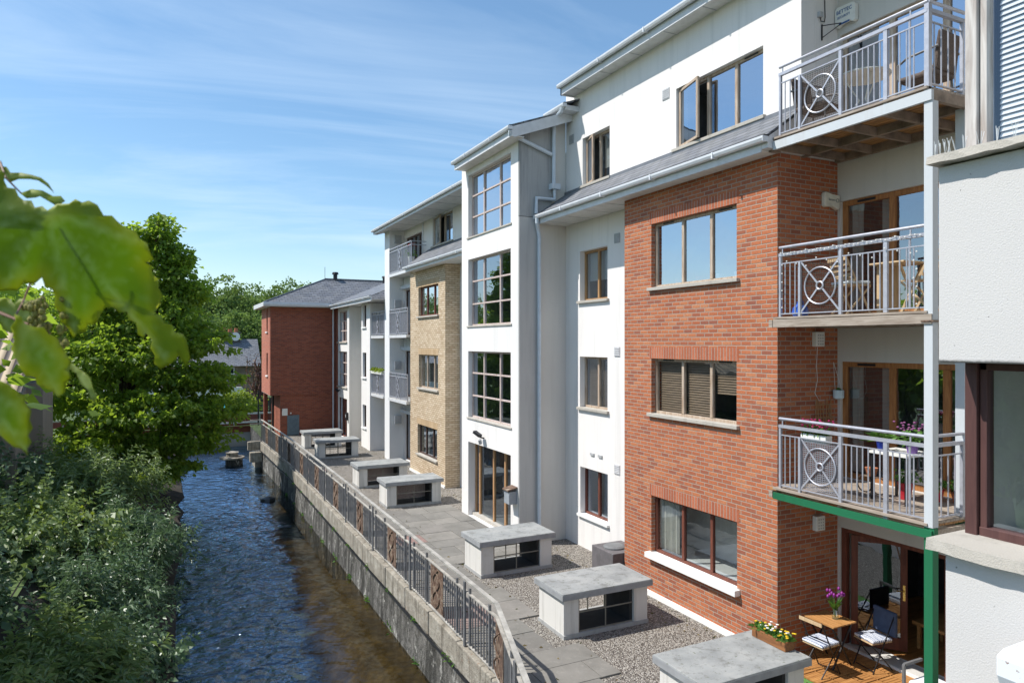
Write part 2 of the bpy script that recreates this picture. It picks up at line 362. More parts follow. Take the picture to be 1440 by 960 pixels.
SYC = leafmat('sycamore_leaves', [(0,(.055,.115,.02)),(.5,(.10,.175,.028)),(1,(.17,.25,.035))], .46, (.42,.60,.05))
HILLL = leafmat('hill_tree_leaves', [(0,(.12,.19,.07)),(.5,(.17,.25,.08)),(1,(.23,.31,.10))], .35, (.2,.3,.06), .8, .1, .06)  # leaf green lightened to stand in for distance haze
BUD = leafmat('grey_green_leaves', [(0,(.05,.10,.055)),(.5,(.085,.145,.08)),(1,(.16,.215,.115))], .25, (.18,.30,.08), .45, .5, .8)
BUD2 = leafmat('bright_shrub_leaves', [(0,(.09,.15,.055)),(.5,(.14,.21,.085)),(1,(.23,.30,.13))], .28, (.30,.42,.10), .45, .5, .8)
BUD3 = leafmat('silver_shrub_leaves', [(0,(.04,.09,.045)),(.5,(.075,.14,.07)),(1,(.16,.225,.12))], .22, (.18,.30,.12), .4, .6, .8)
DEAD = leafmat('dead_flower_heads', [(0,(.10,.055,.03)),(1,(.22,.13,.07))], .1, (.2,.12,.05))
LIME = leafmat('lime_leaves', [(0,(.10,.17,.02)),(1,(.20,.26,.03))], .35, (.4,.5,.04))
POTL = leafmat('pot_plant_leaves', [(0,(.04,.12,.02)),(1,(.12,.25,.05))], .25, (.2,.4,.04))

# ------------------------------------------------------------------ builders
def holes_wall(name, mat, parent, axis, c, u0, u1, z0, z1, holes=(), t=.3, label=None):
    """flat wall with rectangular openings; axis 'x': plane X=c, u runs along Y; axis 'y': plane Y=c, u runs along X"""
    mb = MB(); us = sorted({u0,u1,*[h[0] for h in holes],*[h[1] for h in holes]}); zs = sorted({z0,z1,*[h[2] for h in holes],*[h[3] for h in holes]})
    P = (lambda d,u,z: (c+d,u,z)) if axis == 'x' else (lambda d,u,z: (u,c+d,z))
    for i in range(len(us)-1):
        for j in range(len(zs)-1):
            a, b, e, f = us[i], us[i+1], zs[j], zs[j+1]; mu, mz = (a+b)/2, (e+f)/2
            if any(h[0] < mu < h[1] and h[2] < mz < h[3] for h in holes): continue
            mb.quad(P(0,a,e),P(0,b,e),P(0,b,f),P(0,a,f)); mb.quad(P(t,a,e),P(t,a,f),P(t,b,f),P(t,b,e))
    for a,b,e,f in list(holes)+[(u0,u1,z0,z1)]:
        mb.quad(P(0,a,e),P(t,a,e),P(t,b,e),P(0,b,e)); mb.quad(P(0,a,f),P(0,b,f),P(t,b,f),P(t,a,f))
        mb.quad(P(0,a,e),P(0,a,f),P(t,a,f),P(t,a,e)); mb.quad(P(0,b,e),P(t,b,e),P(t,b,f),P(0,b,f))
    o = mb.build(name, mat, parent)
    if label: o['label'] = label
    return o
def room(parent, X, y0, y1, z0, z1, d=1.4, mat=None, grow=.15):
    a, b, e, f = y0-grow, y1+grow, z0-.02, z1+.05; X0 = X; X1 = X+d; mb = MB()
    mb.quad((X1,a,e),(X1,b,e),(X1,b,f),(X1,a,f)); mb.quad((X0,a,e),(X1,a,e),(X1,a,f),(X0,a,f)); mb.quad((X0,b,e),(X1,b,e),(X1,b,f),(X0,b,f))
    mb.quad((X0,a,e),(X0,b,e),(X1,b,e),(X1,a,e)); mb.quad((X0,a,f),(X0,b,f),(X1,b,f),(X1,a,f))
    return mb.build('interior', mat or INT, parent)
def window(par, X, y0, y1, z0, z1, cols=(0,1), rows=(0,1), frame=FW, gl=GL, depth=.1, fw=.055, sill=SILLM, label=None, dressing=None, door=False, opened=None, sillout=.07, sillh=.06, roommat=None, droom=1.4):
    """parts of a building: frame (named window or door) with panes, sill, interior and blinds as sub-parts"""
    xf = X+depth; mb = MB(); ft = .07
    def ring(a,b,e,f,w,x0,x1):
        mb.box(x0,x1,a,b,e,e+w); mb.box(x0,x1,a,b,f-w,f); mb.box(x0,x1,a,a+w,e+w,f-w); mb.box(x0,x1,b-w,b,e+w,f-w)
    ring(y0,y1,z0,z1,fw,xf,xf+ft)
    ys = [y1-(y1-y0)*c for c in cols]; zs = [z0+(z1-z0)*r for r in rows]     # cols run from far to near: left to right in view
    for y in ys[1:-1]: mb.box(xf-.006,xf+ft-.01,y-fw*.6,y+fw*.6,z0+fw,z1-fw)
    for z in zs[1:-1]: mb.box(xf-.003,xf+ft-.013,y0+fw,y1-fw,z-fw*.45,z+fw*.45)
    o = mb.build('door' if door else 'window', frame, par, .004)
    if label: o['label'] = label
    k = 0
    for i in range(len(ys)-1):
        for j in range(len(zs)-1):
            a, b, e, f = ys[i+1]+fw*.5, ys[i]-fw*.5, zs[j]+fw*.4, zs[j+1]-fw*.4
            if opened is not None and (i,j) == opened[0]:
                # an open casement hinged on its far side, or at its top
                fr = MB(); ang = opened[1]; L = b-a; hy = b
                ca, sa = math.cos(ang), math.sin(ang)
                Q = lambda s_, z_: (xf-s_*sa-.02, hy-s_*ca, z_)
                for s0,s1,zz0,zz1 in ((0,L,e,e+.05),(0,L,f-.05,f),(0,.05,e,f),(L-.05,L,e,f)):
                    fr.bar(Q(s0,(zz0+zz1)/2) if s1-s0>.1 else Q((s0+s1)/2,zz0), Q(s1,(zz0+zz1)/2) if s1-s0>.1 else Q((s0+s1)/2,zz1), .045, .05)
                sash = fr.build('sash', frame, o)
                p = MB().quad(Q(.04,e+.04),Q(L-.04,e+.04),Q(L-.04,f-.04),Q(.04,f-.04)); p.build('pane', gl, o)
                continue
            d1, d2 = random.uniform(-.002,.002), random.uniform(-.002,.002); xp = xf+.03
            MB().quad((xp+d1,a,e),(xp-d1,b,e),(xp-d1+d2,b,f),(xp+d1+d2,a,f)).build('pane', gl, o)
    if depth <= .12 and len(rows) == 2 and X > 8.5 and y1 < 12.3 and frame is not FRED:
        for i in (0, len(ys)-2):
            c_ = (ys[i]+ys[i+1])/2; MB().box(xf-.012,xf-.001,c_-.16,c_+.16,z1-fw*.75,z1-fw*.3).build('trickle_vent', BLACKM, o)
    if sill: MB().box(X-sillout,X+depth,y0-.07,y1+.07,z0-sillh,z0+.004).build('sill', sill, o, .006)
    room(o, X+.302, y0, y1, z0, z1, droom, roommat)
    if dressing:
        for dr in dressing:
            kind, a, b, e, f, mt = dr; x = xf+(.10 if kind == 'blind' else .13)
            mb = MB()
            if kind == 'blind':
                n = int((f-e)/.045)
                for q in range(n):
                    z = e+(f-e)*(q+.5)/n; mb.bar((x,a,z),(x,b,z),.012,.042,(.45,0,.9))
                mb.box(x-.02,x+.02,a,b,f-.03,f)
            elif kind == 'curtain':
                n = int((b-a)/.035)+2; px = None
                for q in range(n):
                    y = a+(b-a)*q/(n-1); xx = x+.03*math.sin(q*1.9)+.01*math.sin(q*.7)
                    if px: mb.quad((px[0],px[1],e),(xx,y,e),(xx,y,f),(px[0],px[1],f))
                    px = (xx,y)
            elif kind == 'panel': mb.box(x,x+.01,a,b,e,f)
            mb.build({'blind':'blind','curtain':'curtain','panel':'blind'}[kind], mt, o)
    return o
def lintel(par, X, y0, y1, z, mat=SOLD): MB().box(X-.004,X+.02,y0,y1,z,z+.225).build('lintel', mat, par)
SLATED = simple('slate_edge_dark', (.045,.05,.06), .5)
def gutter(par, X, y0, y1, z, label=None, r=.06):
    mb = MB(); prof = [(X-r, z+.0), (X-r*.95, z-.035), (X-r*.6,z-.075),(X, z-.09), (X+r*.7,z-.08), (X+r,z-.05),(X+r, z+.0),(X+r*.85,z-.005),(X+r*.6,z-.06),(X,z-.075),(X-r*.6,z-.06),(X-r*.85,z-.005)]
    mb.prism(prof, 'y', y0, y1)
    y = y0+1.1
    while y < y1-.3: mb.box(X-r-.008,X+r+.004,y,y+.03,z-.1,z+.006); y += 1.7
    for ye in (y0,y1): mb.box(X-r,X+r,ye-.004,ye+.004,z-.088,z)
    g_ = mb.build('gutter', GUT, par); MB().box(X-.01,X+.09,y0+.01,y1-.01,z+.006,z+.03).build('slate_edge', SLATED, g_); return g_
def roof_slab(par, x0,z0,x1,z1,y0,y1,t=.035,mat=None):
    MB().prism([(x0,z0),(x1,z1),(x1,z1+t),(x0,z0+t)],'y',y0,y1).build('roof', mat or SLATE, par)

# ================================================================== MAIN APARTMENT BUILDING
A = thing('apartment_building', (9.2,15,0), 'long four storey white apartment block with red brick bay, glazed stair tower and yellow bay', 'building')
# --- red brick bay
W1 = (8.99,11.34,6.17,7.45); W2 = (8.99,11.34,3.66,4.76); W3 = (8.98,11.34,.88,2.02)
holes_wall('wall', BRICK, A, 'x', 8.67, 8.1, 12.26, 0, 8.14, (W1,W2,W3), label='red brick front of the projecting bay')
holes_wall('wall', BRICK, A, 'y', 8.1, 8.972, 10.05, 0, 8.1, label='red brick side of the bay beside the balconies')
holes_wall('wall', BRICK, A, 'y', 11.96, 8.972, 9.2, 0, 8.1)
for w in (W1,W2,W3): lintel(A, 8.67, w[0]-.05, w[1]+.06, w[3])
T = (0,.36,.69,1)
w = window(A, 8.67, *W1, T, frame=FW, gl=GLS, label='three light window with plants inside, top of the red brick bay')
pm = MB()
for i in range(16):
    y = random.uniform(9.05,11.1); h = random.uniform(.15,.5); x = 9.02
    pm.tube([(x,y,6.2),(x+random.uniform(-.04,.04),y+random.uniform(-.06,.06),6.2+h*.6),(x,y+random.uniform(-.15,.15),6.2+h)],[.006,.004,.002],4)
pm.build('house_plants', POTL, w)
for y in (9.3,9.75,10.3,10.9): MB().lathe((9.0,y,6.2),[(.05,0),(.07,.13)],10).build('plant_pot', random.choice([TERRA,WPET,PLW]), w)
w = window(A, 8.67, *W2, T, frame=FW, gl=GLN, label='three light window with brown slatted blinds', dressing=[('blind',10.52,11.28,3.72,4.7,BLINDB),('blind',9.76,10.47,3.72,4.7,BLINDB),('blind',9.04,9.68,4.15,4.7,BLINDB)])
w = window(A, 8.67, *W3, T, frame=FRED, gl=GLD, label='ground floor three light window with red brown frame and white sill', sill=SILLW, sillout=.12, sillh=.1, roommat=INTL, dressing=[('curtain',10.75,11.3,.95,2.0,CURT)], droom=.7)
MB().box(8.62,8.668,8.1,12.26,0,.1).build('plinth', SILLW, A)
# --- white recessed wall between the bay and the tower
wl = [(13.69,14.92,6.11,7.35),(13.69,14.92,3.47,4.73),(13.68,14.90,.82,1.99)]
holes_wall('wall', WHITE, A, 'x', 9.2, 12.0, 15.9, 0, 8.1, wl, label='white rendered wall between brick bay and stair tower')
wu = [(8.91,11.22,8.99,10.21),(13.6,14.79,8.96,10.14)]
holes_wall('wall', WHITE, A, 'x', 9.2, 8.1, 15.6, 8.102, 11.45, wu, label='white rendered wall of the set back top storey')
holes_wall('wall', WHITE, A, 'y', 8.1, 9.502, 10.05, 8.102, 11.45)
for q,(f,s) in zip(wl,((FHON,SILLM),(FW,SILLM),(FRED,SILLW))):
    z0,z1 = q[2],q[3]
    dr = [('curtain',13.75,14.0,z0+.1,z1,CURT)] if f is FRED else ([('blind',13.75,14.87,z0+.05,z1-.03,BLINDB)] if q is wl[1] else [('panel',13.75,14.87,z0+.5,z1-.03,BLINDW)])
    window(A, 9.2, *q, (0,.52,1), frame=f, gl=GL, depth=.14, sill=s, dressing=dr)
window(A, 9.2, *wu[0], (0,.36,.68,1), frame=FW, gl=GLS, depth=.1, opened=((0,0),R(14)), label='large top floor window with one casement open')
window(A, 9.2, *wu[1], (0,.48,1), frame=FW, gl=GL, depth=.14, opened=((0,0),R(16)), dressing=[('panel',13.9,14.2,9.3,10.1,CURT)])
# wall vents
for y,z in ((13.18,7.36),(13.18,4.76),(13.18,2.06),(11.43,10.1),(15.2,10.15)):
    vm = MB(); vm.box(9.185,9.199,y,y+.22,z,z+.22)
    for i in range(5): vm.box(9.176,9.186,y+.015,y+.205,z+.02+i*.04,z+.036+i*.04)
    vm.build('wall_vent', PLG if z in (7.36,10.15) else simple('faded_vent',(.55,.55,.56),.6), A)
for y in (13.9,14.25): MB().box(9.17,9.199,y,y+.16,2.34,2.40).build('wall_vent', PLG, A)
# lean-to roof over brick bay and white wall
roof_slab(A, 8.30,8.27, 9.2,8.88, 7.96,15.6)
MB().prism([(8.32,8.10),(9.2,8.10),(9.2,8.86),(8.32,8.265)],'y',7.965,8.098).build('gable_end', FASC, A)
MB().box(8.315,8.34,8.1,15.6,8.06,8.262).build('fascia', FASC, A)
sm = MB().box(8.34,8.668,8.1,15.595,8.082,8.1); sm.box(8.668,9.198,12.262,15.595,8.082,8.1)
sm.build('soffit', SOFF, A); sm = MB()
for i in range(4): sm.box(8.345,9.19,12.6+i*.85,12.612+i*.85,8.076,8.081)
sm.each('soffit_joint', PLG, A)
gutter(A, 8.25, 7.95, 15.5, 8.27)
MB().box(9.15,9.199,8.1,15.6,8.86,8.95).build('flashing', simple('lead_flashing',(.16,.17,.19),.5), A)
# top roof
roof_slab(A, 8.78,11.50, 13.6,13.4, 2.0,15.2)
MB().box(8.80,8.83,2.0,15.2,11.28,11.49).build('fascia', FASC, A)
sm = MB().box(8.83,9.2,8.1,15.2,11.31,11.33).box(8.83,10.05,2.0,8.1,11.31,11.33)
sm.build('soffit', SOFF, A); sm = MB()
for i in range(6): sm.box(8.83,9.198,8.9+i*1.15,8.92+i*1.15,11.303,11.309)
sm.each('soffit_joint', PLG, A)
gutter(A, 8.73, 2.0, 15.18, 11.52, r=.055)
MB().prism([(8.80,11.28),(9.25,11.28),(13.6,13.0),(13.6,13.38),(8.80,11.49)],'y',15.15,15.2).build('verge_board', FASC, A)
# balconies wall
dz = [(5.45,8.05,.08,2.0),(5.45,8.05,2.84,4.76),(5.45,8.05,5.50,7.43),(5.45,8.05,8.27,10.2)]
holes_wall('wall', GREYR, A, 'x', 10.05, 3.2, 8.1, 0, 11.45, dz, label='grey rendered wall behind the steel balconies')
for i,q in enumerate(dz):
    fr = [FRED,FOAK,FOAK,FW][i]
    if i == 0: continue
    o = window(A, 10.05, *q, (0,.345,.67,1), frame=fr, gl=[GLD,GL,GL,GLS][i], depth=.06, fw=.085, sill=None, door=True, label=['','oak patio doors on the second balcony','oak patio doors on the third balcony','weathered patio doors on the top balcony'][i],
        dressing=[('curtain',7.75,7.93,q[2]+.1,q[3],CURT),('curtain',7.2,7.42,q[2]+.1,q[3],CURT)] if i < 3 else None)
# ground floor doorway: frame, one leaf folded inwards, dark room with wooden floor
q = dz[0]; mb = MB()
for a,b,e,f in ((q[0],q[1],q[3]-.07,q[3]),(q[1]-.09,q[1],q[2],q[3]-.07),(q[0],q[0]+.09,q[2],q[3]-.07),(6.24,6.32,q[2],q[3]-.07)): mb.box(10.08,10.17,a,b,e,f)
fr0 = mb.build('door_frame', FRED, A, .004)
MB().box(10.02,10.4,5.45,8.0,0,.078).build('threshold', SILLW, A)
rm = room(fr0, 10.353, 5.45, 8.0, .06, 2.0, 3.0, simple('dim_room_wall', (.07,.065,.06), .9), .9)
MB().box(10.401,13.3,4.6,8.85,.045,.07).build('wooden_floor', TEAK, fr0)
lf = thing('temp', (0,0,0), 'x', 'x'); bpy.data.objects.remove(lf)
h0 = Vector((10.13,7.90,0)); e0 = Vector((10.66,7.28,0)); dd = (e0-h0); L = dd.length; dn = dd.normalized()
mb = MB()
def Q(s,z): p = h0+dn*s; return (p.x,p.y,z)
mb.bar(Q(.05,.10),Q(.05,1.9),.045,.10,(dn.x,dn.y,0)).bar(Q(L-.05,.10),Q(L-.05,1.9),.045,.10,(dn.x,dn.y,0)).bar(Q(.09,.2),Q(L-.09,.2),.045,.2).bar(Q(.09,1.85),Q(L-.09,1.85),.045,.10)
dl = mb.build('door', FRED, A, .004); dl['label'] = 'red brown glazed patio door standing open'
MB().quad(Q(.1,.3),Q(L-.1,.3),Q(L-.1,1.8),Q(.1,1.8)).build('pane', glass('open_door_glass', .10, (.8,.8,.8)), dl)
hm = MB(); n2 = Vector((-dn.y,dn.x,0)); n2 = n2 if n2.x < 0 else -n2
p = h0+dn*(L-.05)+n2*.028; hm.bar((p.x,p.y,.92),(p.x,p.y,1.17),.035,.012,(n2.x,n2.y,0)); p2 = p+n2*.04
hm.tube([(p.x,p.y,1.08),(p2.x,p2.y,1.08),(p2.x-dn.x*.11,p2.y-dn.y*.11,1.08)],.009,6); hm.build('handle', simple('brass',(.75,.5,.15),.25,.9), dl)
# --- steel balconies at the right
def balcony_decor(mb, X, y0, y1, z0, z1):
    c = (X,(y0+y1)/2,(z0+z1)/2); r = min(y1-y0,z1-z0)*.40
    mb.ring(c, r, .012); mb.ring(c, .055, .014)
    for s in (1,-1):
        for a,b in (((y0,z0 if s>0 else z1),(c[1]-(.05),c[2]-s*.05)),((c[1]+.05,c[2]+s*.05),(y1,z1 if s>0 else z0))):
            mb.bar((X,a[0],a[1]),(X,b[0],b[1]),.024,.012,(1,0,0))
def mesh_panel(mb, X, y0, y1, z0, z1, step=.05, w=.005):
    y = y0
    while y < y1: mb.box(X-w/2,X+w/2,y,y+w,z0,z1); y += step
    z = z0
    while z < z1: mb.box(X-w/2,X+w/2,y0,y1,z,z+w); z += step
RAILS = []
for lev,(zd,lab) in enumerate(((2.83,'galvanised balcony railing above the green beam'),(5.47,'galvanised balcony railing strung with little lights'),(8.26,'galvanised railing of the top balcony, corner rail rusty'))):
    X = 8.48; y0 = 5.52; y1 = 7.88; mb = MB(); zt = zd+1.07
    mb.tube([(X,y0,zt),(X,y1,zt)],.022,8); mb.tube([(X,y0,zt),(9.22,y0,zt)],.022,8)
    mb.bar((X,y0,zt-.115),(X,y1,zt-.115),.05,.045).bar((X,y0,zt-.115),(9.2,y0,zt-.115),.05,.045)
    mb.bar((X,y0,zt-.25),(X,y1,zt-.25),.022,.016).bar((X,y0,zt-.25),(9.2,y0,zt-.25),.022,.016)
    mb.bar((X,y0,zd+.045),(X,y1,zd+.045),.03,.016).bar((X,y0,zd+.045),(9.2,y0,zd+.045),.03,.016)
    for y in (5.75,y1-.06): mb.bar((X,y,zt-.12),(X,y,zt),.015)
    for y,w in ((y1-.02,.035),(7.49,.04),(6.78,.045),(6.09,.055)): mb.bar((X,y,zd-(.12 if y < 6.2 else 0)),(X,y,zt-.1 if w>.04 or y>7.8 else zt-.25),.04,w,(0,1,0))
    ys = [7.77,7.675,7.58]+[6.78-.0862*i for i in range(1,8)]+[6.09-.096*i for i in range(1,5)]
    for i,y in enumerate(ys): mb.tube([(X,y,zd+.05),(X,y,zt-.25)],.0095,6,False)
    mb.tube([(X,5.76,zd+.05),(X,5.76,zt-.12)],.015,6,False)
    for x in (8.6,8.74,8.88,9.02): mb.tube([(x,y0,zd+.05),(x,y0,zt-.25)],.0095,6,False)
    mb.bar((9.17,y0,zd),(9.17,y0,zt-.1),.04)
    balcony_decor(mb, X, 6.8, 7.47, zd+.06, zt-.26)
    bl = thing('x',(0,0,0),'x','x'); bpy.data.objects.remove(bl)
    deck = MB()
    nb = 17
    for i in range(nb):
        x = 8.42+i*.0965
        deck.box(x,x+.09,5.5,7.96 if x < 8.66 else 8.09,zd-.03,zd)
    bo = deck.build('balcony', DECKW, A); bo['label'] = ['balcony on a green painted beam','balcony with weathered timber edge','top balcony with boards over a steel frame'][lev]
    ro = mb.build('railing', GALV, bo); ro['label'] = lab
    pm = MB(); mesh_panel(pm, X+.02, 6.8, 7.47, zd+.07, zt-.27, .03, .006 if lev==0 else .004); pm.build('mesh_panel', GALV if lev==0 else WICK, bo)
    fm = MB(); t0,t1 = [(2.65,2.75),(5.31,5.43),(8.07,8.2)][lev]
    fm.box(8.42,8.47,5.44,7.96,t0,t1)
    fm.build('edge_beam', [GREEN,DECKW,POSTW][lev], bo)
    jm = MB().box(8.47,10.04,5.44,5.5,t0,t1).box(9.2,9.26,5.5,8.09,t0+.003,t1-.003).box(9.97,10.03,5.5,8.09,t0,t1)
    for y in (6.1,6.75,7.4,7.9): jm.box(8.47,9.97,y,y+.06,t0+.006,t1-.006)
    jm.box(8.47,8.66,8.02,8.09,t0,t1)
    jm.build('joists', [DECKW,DECKW,simple('rusty_joists',(.26,.20,.155),.8,0,.3,5)][lev], bo)
    um = MB()
    for i in range(16): um.box(8.48+i*.098,8.565+i*.098,5.5,8.08,zd-.06,zd-.032)
    um.build('deck_underside', DECKR, bo)
# posts
pm = MB().box(8.44,8.555,5.435,5.55,2.78,5.33).box(8.44,8.555,5.435,5.55,5.35,8.07); pm.build('post', POSTW, A, .006)
MB().box(8.41,8.57,5.41,5.57,5.33,5.35).build('post_plate', RUST, A)
MB().box(8.46,8.53,5.50,5.56,8.2,9.3).build('post', GALV, A)
MB().box(9.19,9.33,5.5,5.62,2.78,8.1).build('post', POSTW, A)
MB().box(8.44,8.555,5.435,5.55,0,2.65).build('post', GREEN, A, .006); MB().box(8.45,8.53,5.425,5.555,2.65,2.78).build('post', GREEN, A)
MB().box(9.19,9.33,5.5,5.62,0,2.78).build('post', GREEN, A)

# --- stair tower
tw = [(16.06,18.9,8.14,9.95),(16.06,18.9,5.56,7.5),(16.06,18.9,2.9,4.83),(16.06,18.9,.04,2.19)]
holes_wall('wall', WHITE, A, 'x', 7.83, 15.64, 19.4, 0, 10.26, tw, label='white front of the stair tower')
MB().box(7.832,8.35,15.58,15.638,0,8.236).build('wall', CONCL, A); MB().prism([(7.832,8.25),(8.76,8.25),(8.76,10.78),(7.832,10.42)],'y',15.575,15.638).build('wall', CONC, A)
MB().box(8.352,9.198,15.61,15.64,0,8.25).build('wall', TAN, A); MB().prism([(8.762,8.25),(9.198,8.25),(9.198,10.95),(8.762,10.79)],'y',15.61,15.64).build('wall', TAN, A)
MB().box(8.13,9.5,19.36,19.4,0,10.2).build('wall', TAN, A)
for i,q in enumerate(tw[:3]):
    window(A, 7.83, *q, (0,.31,.69,1), (0,.33,.67,1), frame=FPINK, gl=[GLS,GL,GL][i], depth=.12, fw=.05, sill=SILLM, sillout=.03, sillh=.04, label=['top','middle','lower'][i]+' nine pane window of the stair tower')
o = window(A, 7.83, *tw[3], (0,.12,.46,.72,1), frame=wood('orange_door_wood',(.50,.30,.15),(.33,.17,.08)), gl=GLD, depth=.22, fw=.07, sill=None, door=True, label='glazed entrance doors with orange wooden frames', droom=2.5)
MB().box(7.95,8.12,16.06,18.9,0,.12).build('threshold', SILLM, A)
roof_slab(A, 7.45,10.36, 9.3,11.03, 15.28,19.1)
MB().prism([(7.48,10.12),(7.55,10.10),(9.2,10.72),(9.2,10.99),(7.48,10.35)],'y',15.27,15.30).build('verge_board', FASC, A)
MB().box(7.47,7.50,15.3,19.1,10.12,10.34).build('fascia', FASC, A); MB().box(7.5,7.83,15.3,19.1,10.13,10.15).build('soffit', SOFF, A)
gutter(A, 7.42, 15.25, 19.1, 10.36)
MB().box(8.80,9.2,14.95,15.9,10.86,10.98).build('roof', FASC, A); roof_slab(A, 8.78,11.0,9.2,11.15,14.93,15.9); gutter(A, 8.75, 14.9, 15.9, 11.0)
# downpipes
pm = MB(); pm.tube([(7.45,15.3,10.27),(7.47,15.36,10.17),(7.6,15.5,10.22),(8.72,15.5,9.86)],.05,8)
pm.tube([(8.76,15.02,10.95),(8.76,15.1,10.85),(8.78,15.5,10.75),(8.78,15.5,9.12)],.05,8)
pm.box(8.68,8.92,15.4,15.58,8.98,9.12); pm.tube([(8.8,15.5,8.98),(8.8,15.5,8.72),(8.28,15.5,8.72),(8.27,15.5,8.32)],.05,8)
pm.build('downpipe', PIPE, A, smooth=False)
MB().tube([(8.25,15.42,8.2),(8.25,15.42,8.08),(8.33,15.5,7.9),(8.36,15.5,7.75),(8.36,15.5,0)],.05,8).build('downpipe', PIPE, A)
MB().tube([(9.17,26.8,9.95),(9.1,26.75,9.8),(9.1,26.75,8.6)],.03,6).build('downpipe', GUT, A)

# --- yellow brick bay and the far white section
yw = [(23.55,25.78,6.08,7.2),(23.58,25.73,3.36,4.63),(23.68,25.88,.82,1.95)]
holes_wall('wall', YBRICK, A, 'x', 8.6, 22.85, 26.8, 0, 7.95, yw, label='yellow brick front of the far bay')
holes_wall('wall', YBRICK, A, 'y', 22.85, 8.902, 9.15, 0, 7.95); holes_wall('wall', YBRICK, A, 'y', 26.5, 8.902, 9.15, 0, 7.95)
for i,q in enumerate(yw):
    lintel(A, 8.6, q[0]-.05, q[1]+.05, q[3], YSOLD)
    window(A, 8.6, *q, (0,.34,.70,1), frame=[FRED,FW,FDARK][i], gl=[GLS,GL,GL][i], depth=.1, sill=SILLM, dressing=[('curtain',23.8,24.2,q[2]+.05,q[3],CURT),('curtain',25.1,25.6,q[2]+.05,q[3],CURT)])
MB().box(8.56,8.598,22.85,26.8,0,.08).build('plinth', SILLW, A)
uw = (23.55,25.7,8.8,9.93-.03)
dzz = [(27.1,29.3,.03,2.02),(27.1,29.3,2.75,4.72),(27.1,29.3,5.42,7.35),(26.95,29.2,8.02,9.6)]
holes_wall('wall', WHITE, A, 'x', 9.15, 19.4, 30.2, 0, 9.95, [uw]+dzz, label='white rendered wall of the far section')
window(A, 9.15, *uw, (0,.5,1), frame=FW, gl=GLS, depth=.1, opened=((0,0),R(8)))
for zz_ in (2.06,4.76,7.39): MB().box(8.98,9.149,27.9,29.39,zz_,zz_+.14).build('door_hood', FASC, A)
for q in dzz: window(A, 9.15, *q, (0,.25,.5,.75,1), frame=FDARK, gl=GL, depth=.08, fw=.07, sill=None, door=True)
MB().box(8.5,9.148,29.4,30.15,0,9.93).build('wall', render_wall('pier_render',(.74,.74,.73),.15,.1), A)['label'] = 'tall white pier at the far end of the block'
roof_slab(A, 8.2,8.0, 9.15,8.72, 19.42,26.2); MB().box(8.215,8.24,19.42,26.2,7.82,7.99).build('fascia', FASC, A)
MB().box(8.24,8.598,19.42,26.2,7.84,7.86).box(8.598,9.148,19.42,22.848,7.84,7.86).build('soffit', SOFF, A)
MB().prism([(8.22,7.84),(9.14,7.84),(9.14,8.70),(8.22,7.99)],'y',26.2,26.24).build('gable_end', FASC, A)
gutter(A, 8.15, 19.42, 26.25, 8.0)
roof_slab(A, 8.02,10.02, 12.0,11.35, 19.42,30.35); MB().box(8.04,8.07,19.42,30.35,9.84,10.01).build('fascia', FASC, A)
sm = MB().box(8.07,9.148,19.42,30.3,9.93,9.945)
sm.build('soffit', SOFF, A); sm = MB()
for i in range(9): sm.box(8.08,9.14,20.4+i*1.2,20.43+i*1.2,9.922,9.929)
sm.each('soffit_joint', PLG, A); gutter(A, 7.98, 19.42, 30.35, 10.02, r=.05)
MB().prism([(8.04,9.84),(8.2,9.84),(12,11.1),(12,11.34),(8.04,10.01)],'y',30.32,30.35).build('verge_board', FASC, A)
holes_wall('wall', WHITE, A, 'y', 29.9, 9.452, 13.0, 0, 10.4)

def small_balcony(par, X, y0, y1, zd, rusty=False, top=False):
    mb = MB(); zt = zd+1.08
    for z,w in ((zt,.035),(zt-.14,.045),(zd+.06,.03)): mb.bar((X,y0,z),(X,y1,z),w,.03)
    y = y0+.05
    c = (y0+y1)/2
    while y < y1:
        if abs(y-c) > .27: mb.bar((X,y,zd+.06),(X,y,zt-.14),.012,.016)
        y += .1
    for y in (c-.27,c+.27,y0+.02,y1-.02): mb.bar((X,y,zd),(X,y,zt),.035)
    for s in (-1,1):
        for k in (0,1):
            za = zd+.1+k*.42; zb = za+.38
            mb.bar((X-.03,c-.13*s,za),(X-.03,c+.13*s,zb),.05,.02,(1,0,0))
    if top: mb.bar((X,y0,zt),(9.1,y0,zt),.03).bar((X,y0,zt-.14),(9.1,y0,zt-.14),.035)
    b = MB().box(X-.04,9.15,y0,y1,zd-.10,zd).build('balcony', SOFF, par)
    mb.build('railing', GALV, b)
    MB().box(X+.03,X+.034,y0+.04,y1-.04,zd+.08,zt-.16).build('mesh_panel', meshmat, b)
    MB().box(X-.06,X-.04,y0,y1,zd-.12,zd).build('edge_beam', FASC, b)
def _mesh():
    m = N('fine_railing_mesh'); t = m.t
    v = m.n('ShaderNodeTexChecker'); m.set(v.inputs['Vector'], m.map((1,1,1))); v.inputs['Scale'].default_value = 45
    m.col((.20,.21,.24), .5, .3); tr = m.n('ShaderNodeBsdfTransparent'); mx = m.n('ShaderNodeMixShader'); mx.inputs[0].default_value = .72
    m.set(mx.inputs[1], m.b.outputs[0]); m.set(mx.inputs[2], tr.outputs[0]); m.set(m.out.inputs['Surface'], mx.outputs[0]); return m.m
meshmat = _mesh()
small_balcony(A, 8.5, 26.3, 29.38, 8.0, top=True); small_balcony(A, 8.5, 26.82, 29.38, 5.4); small_balcony(A, 8.5, 26.82, 29.38, 2.72)

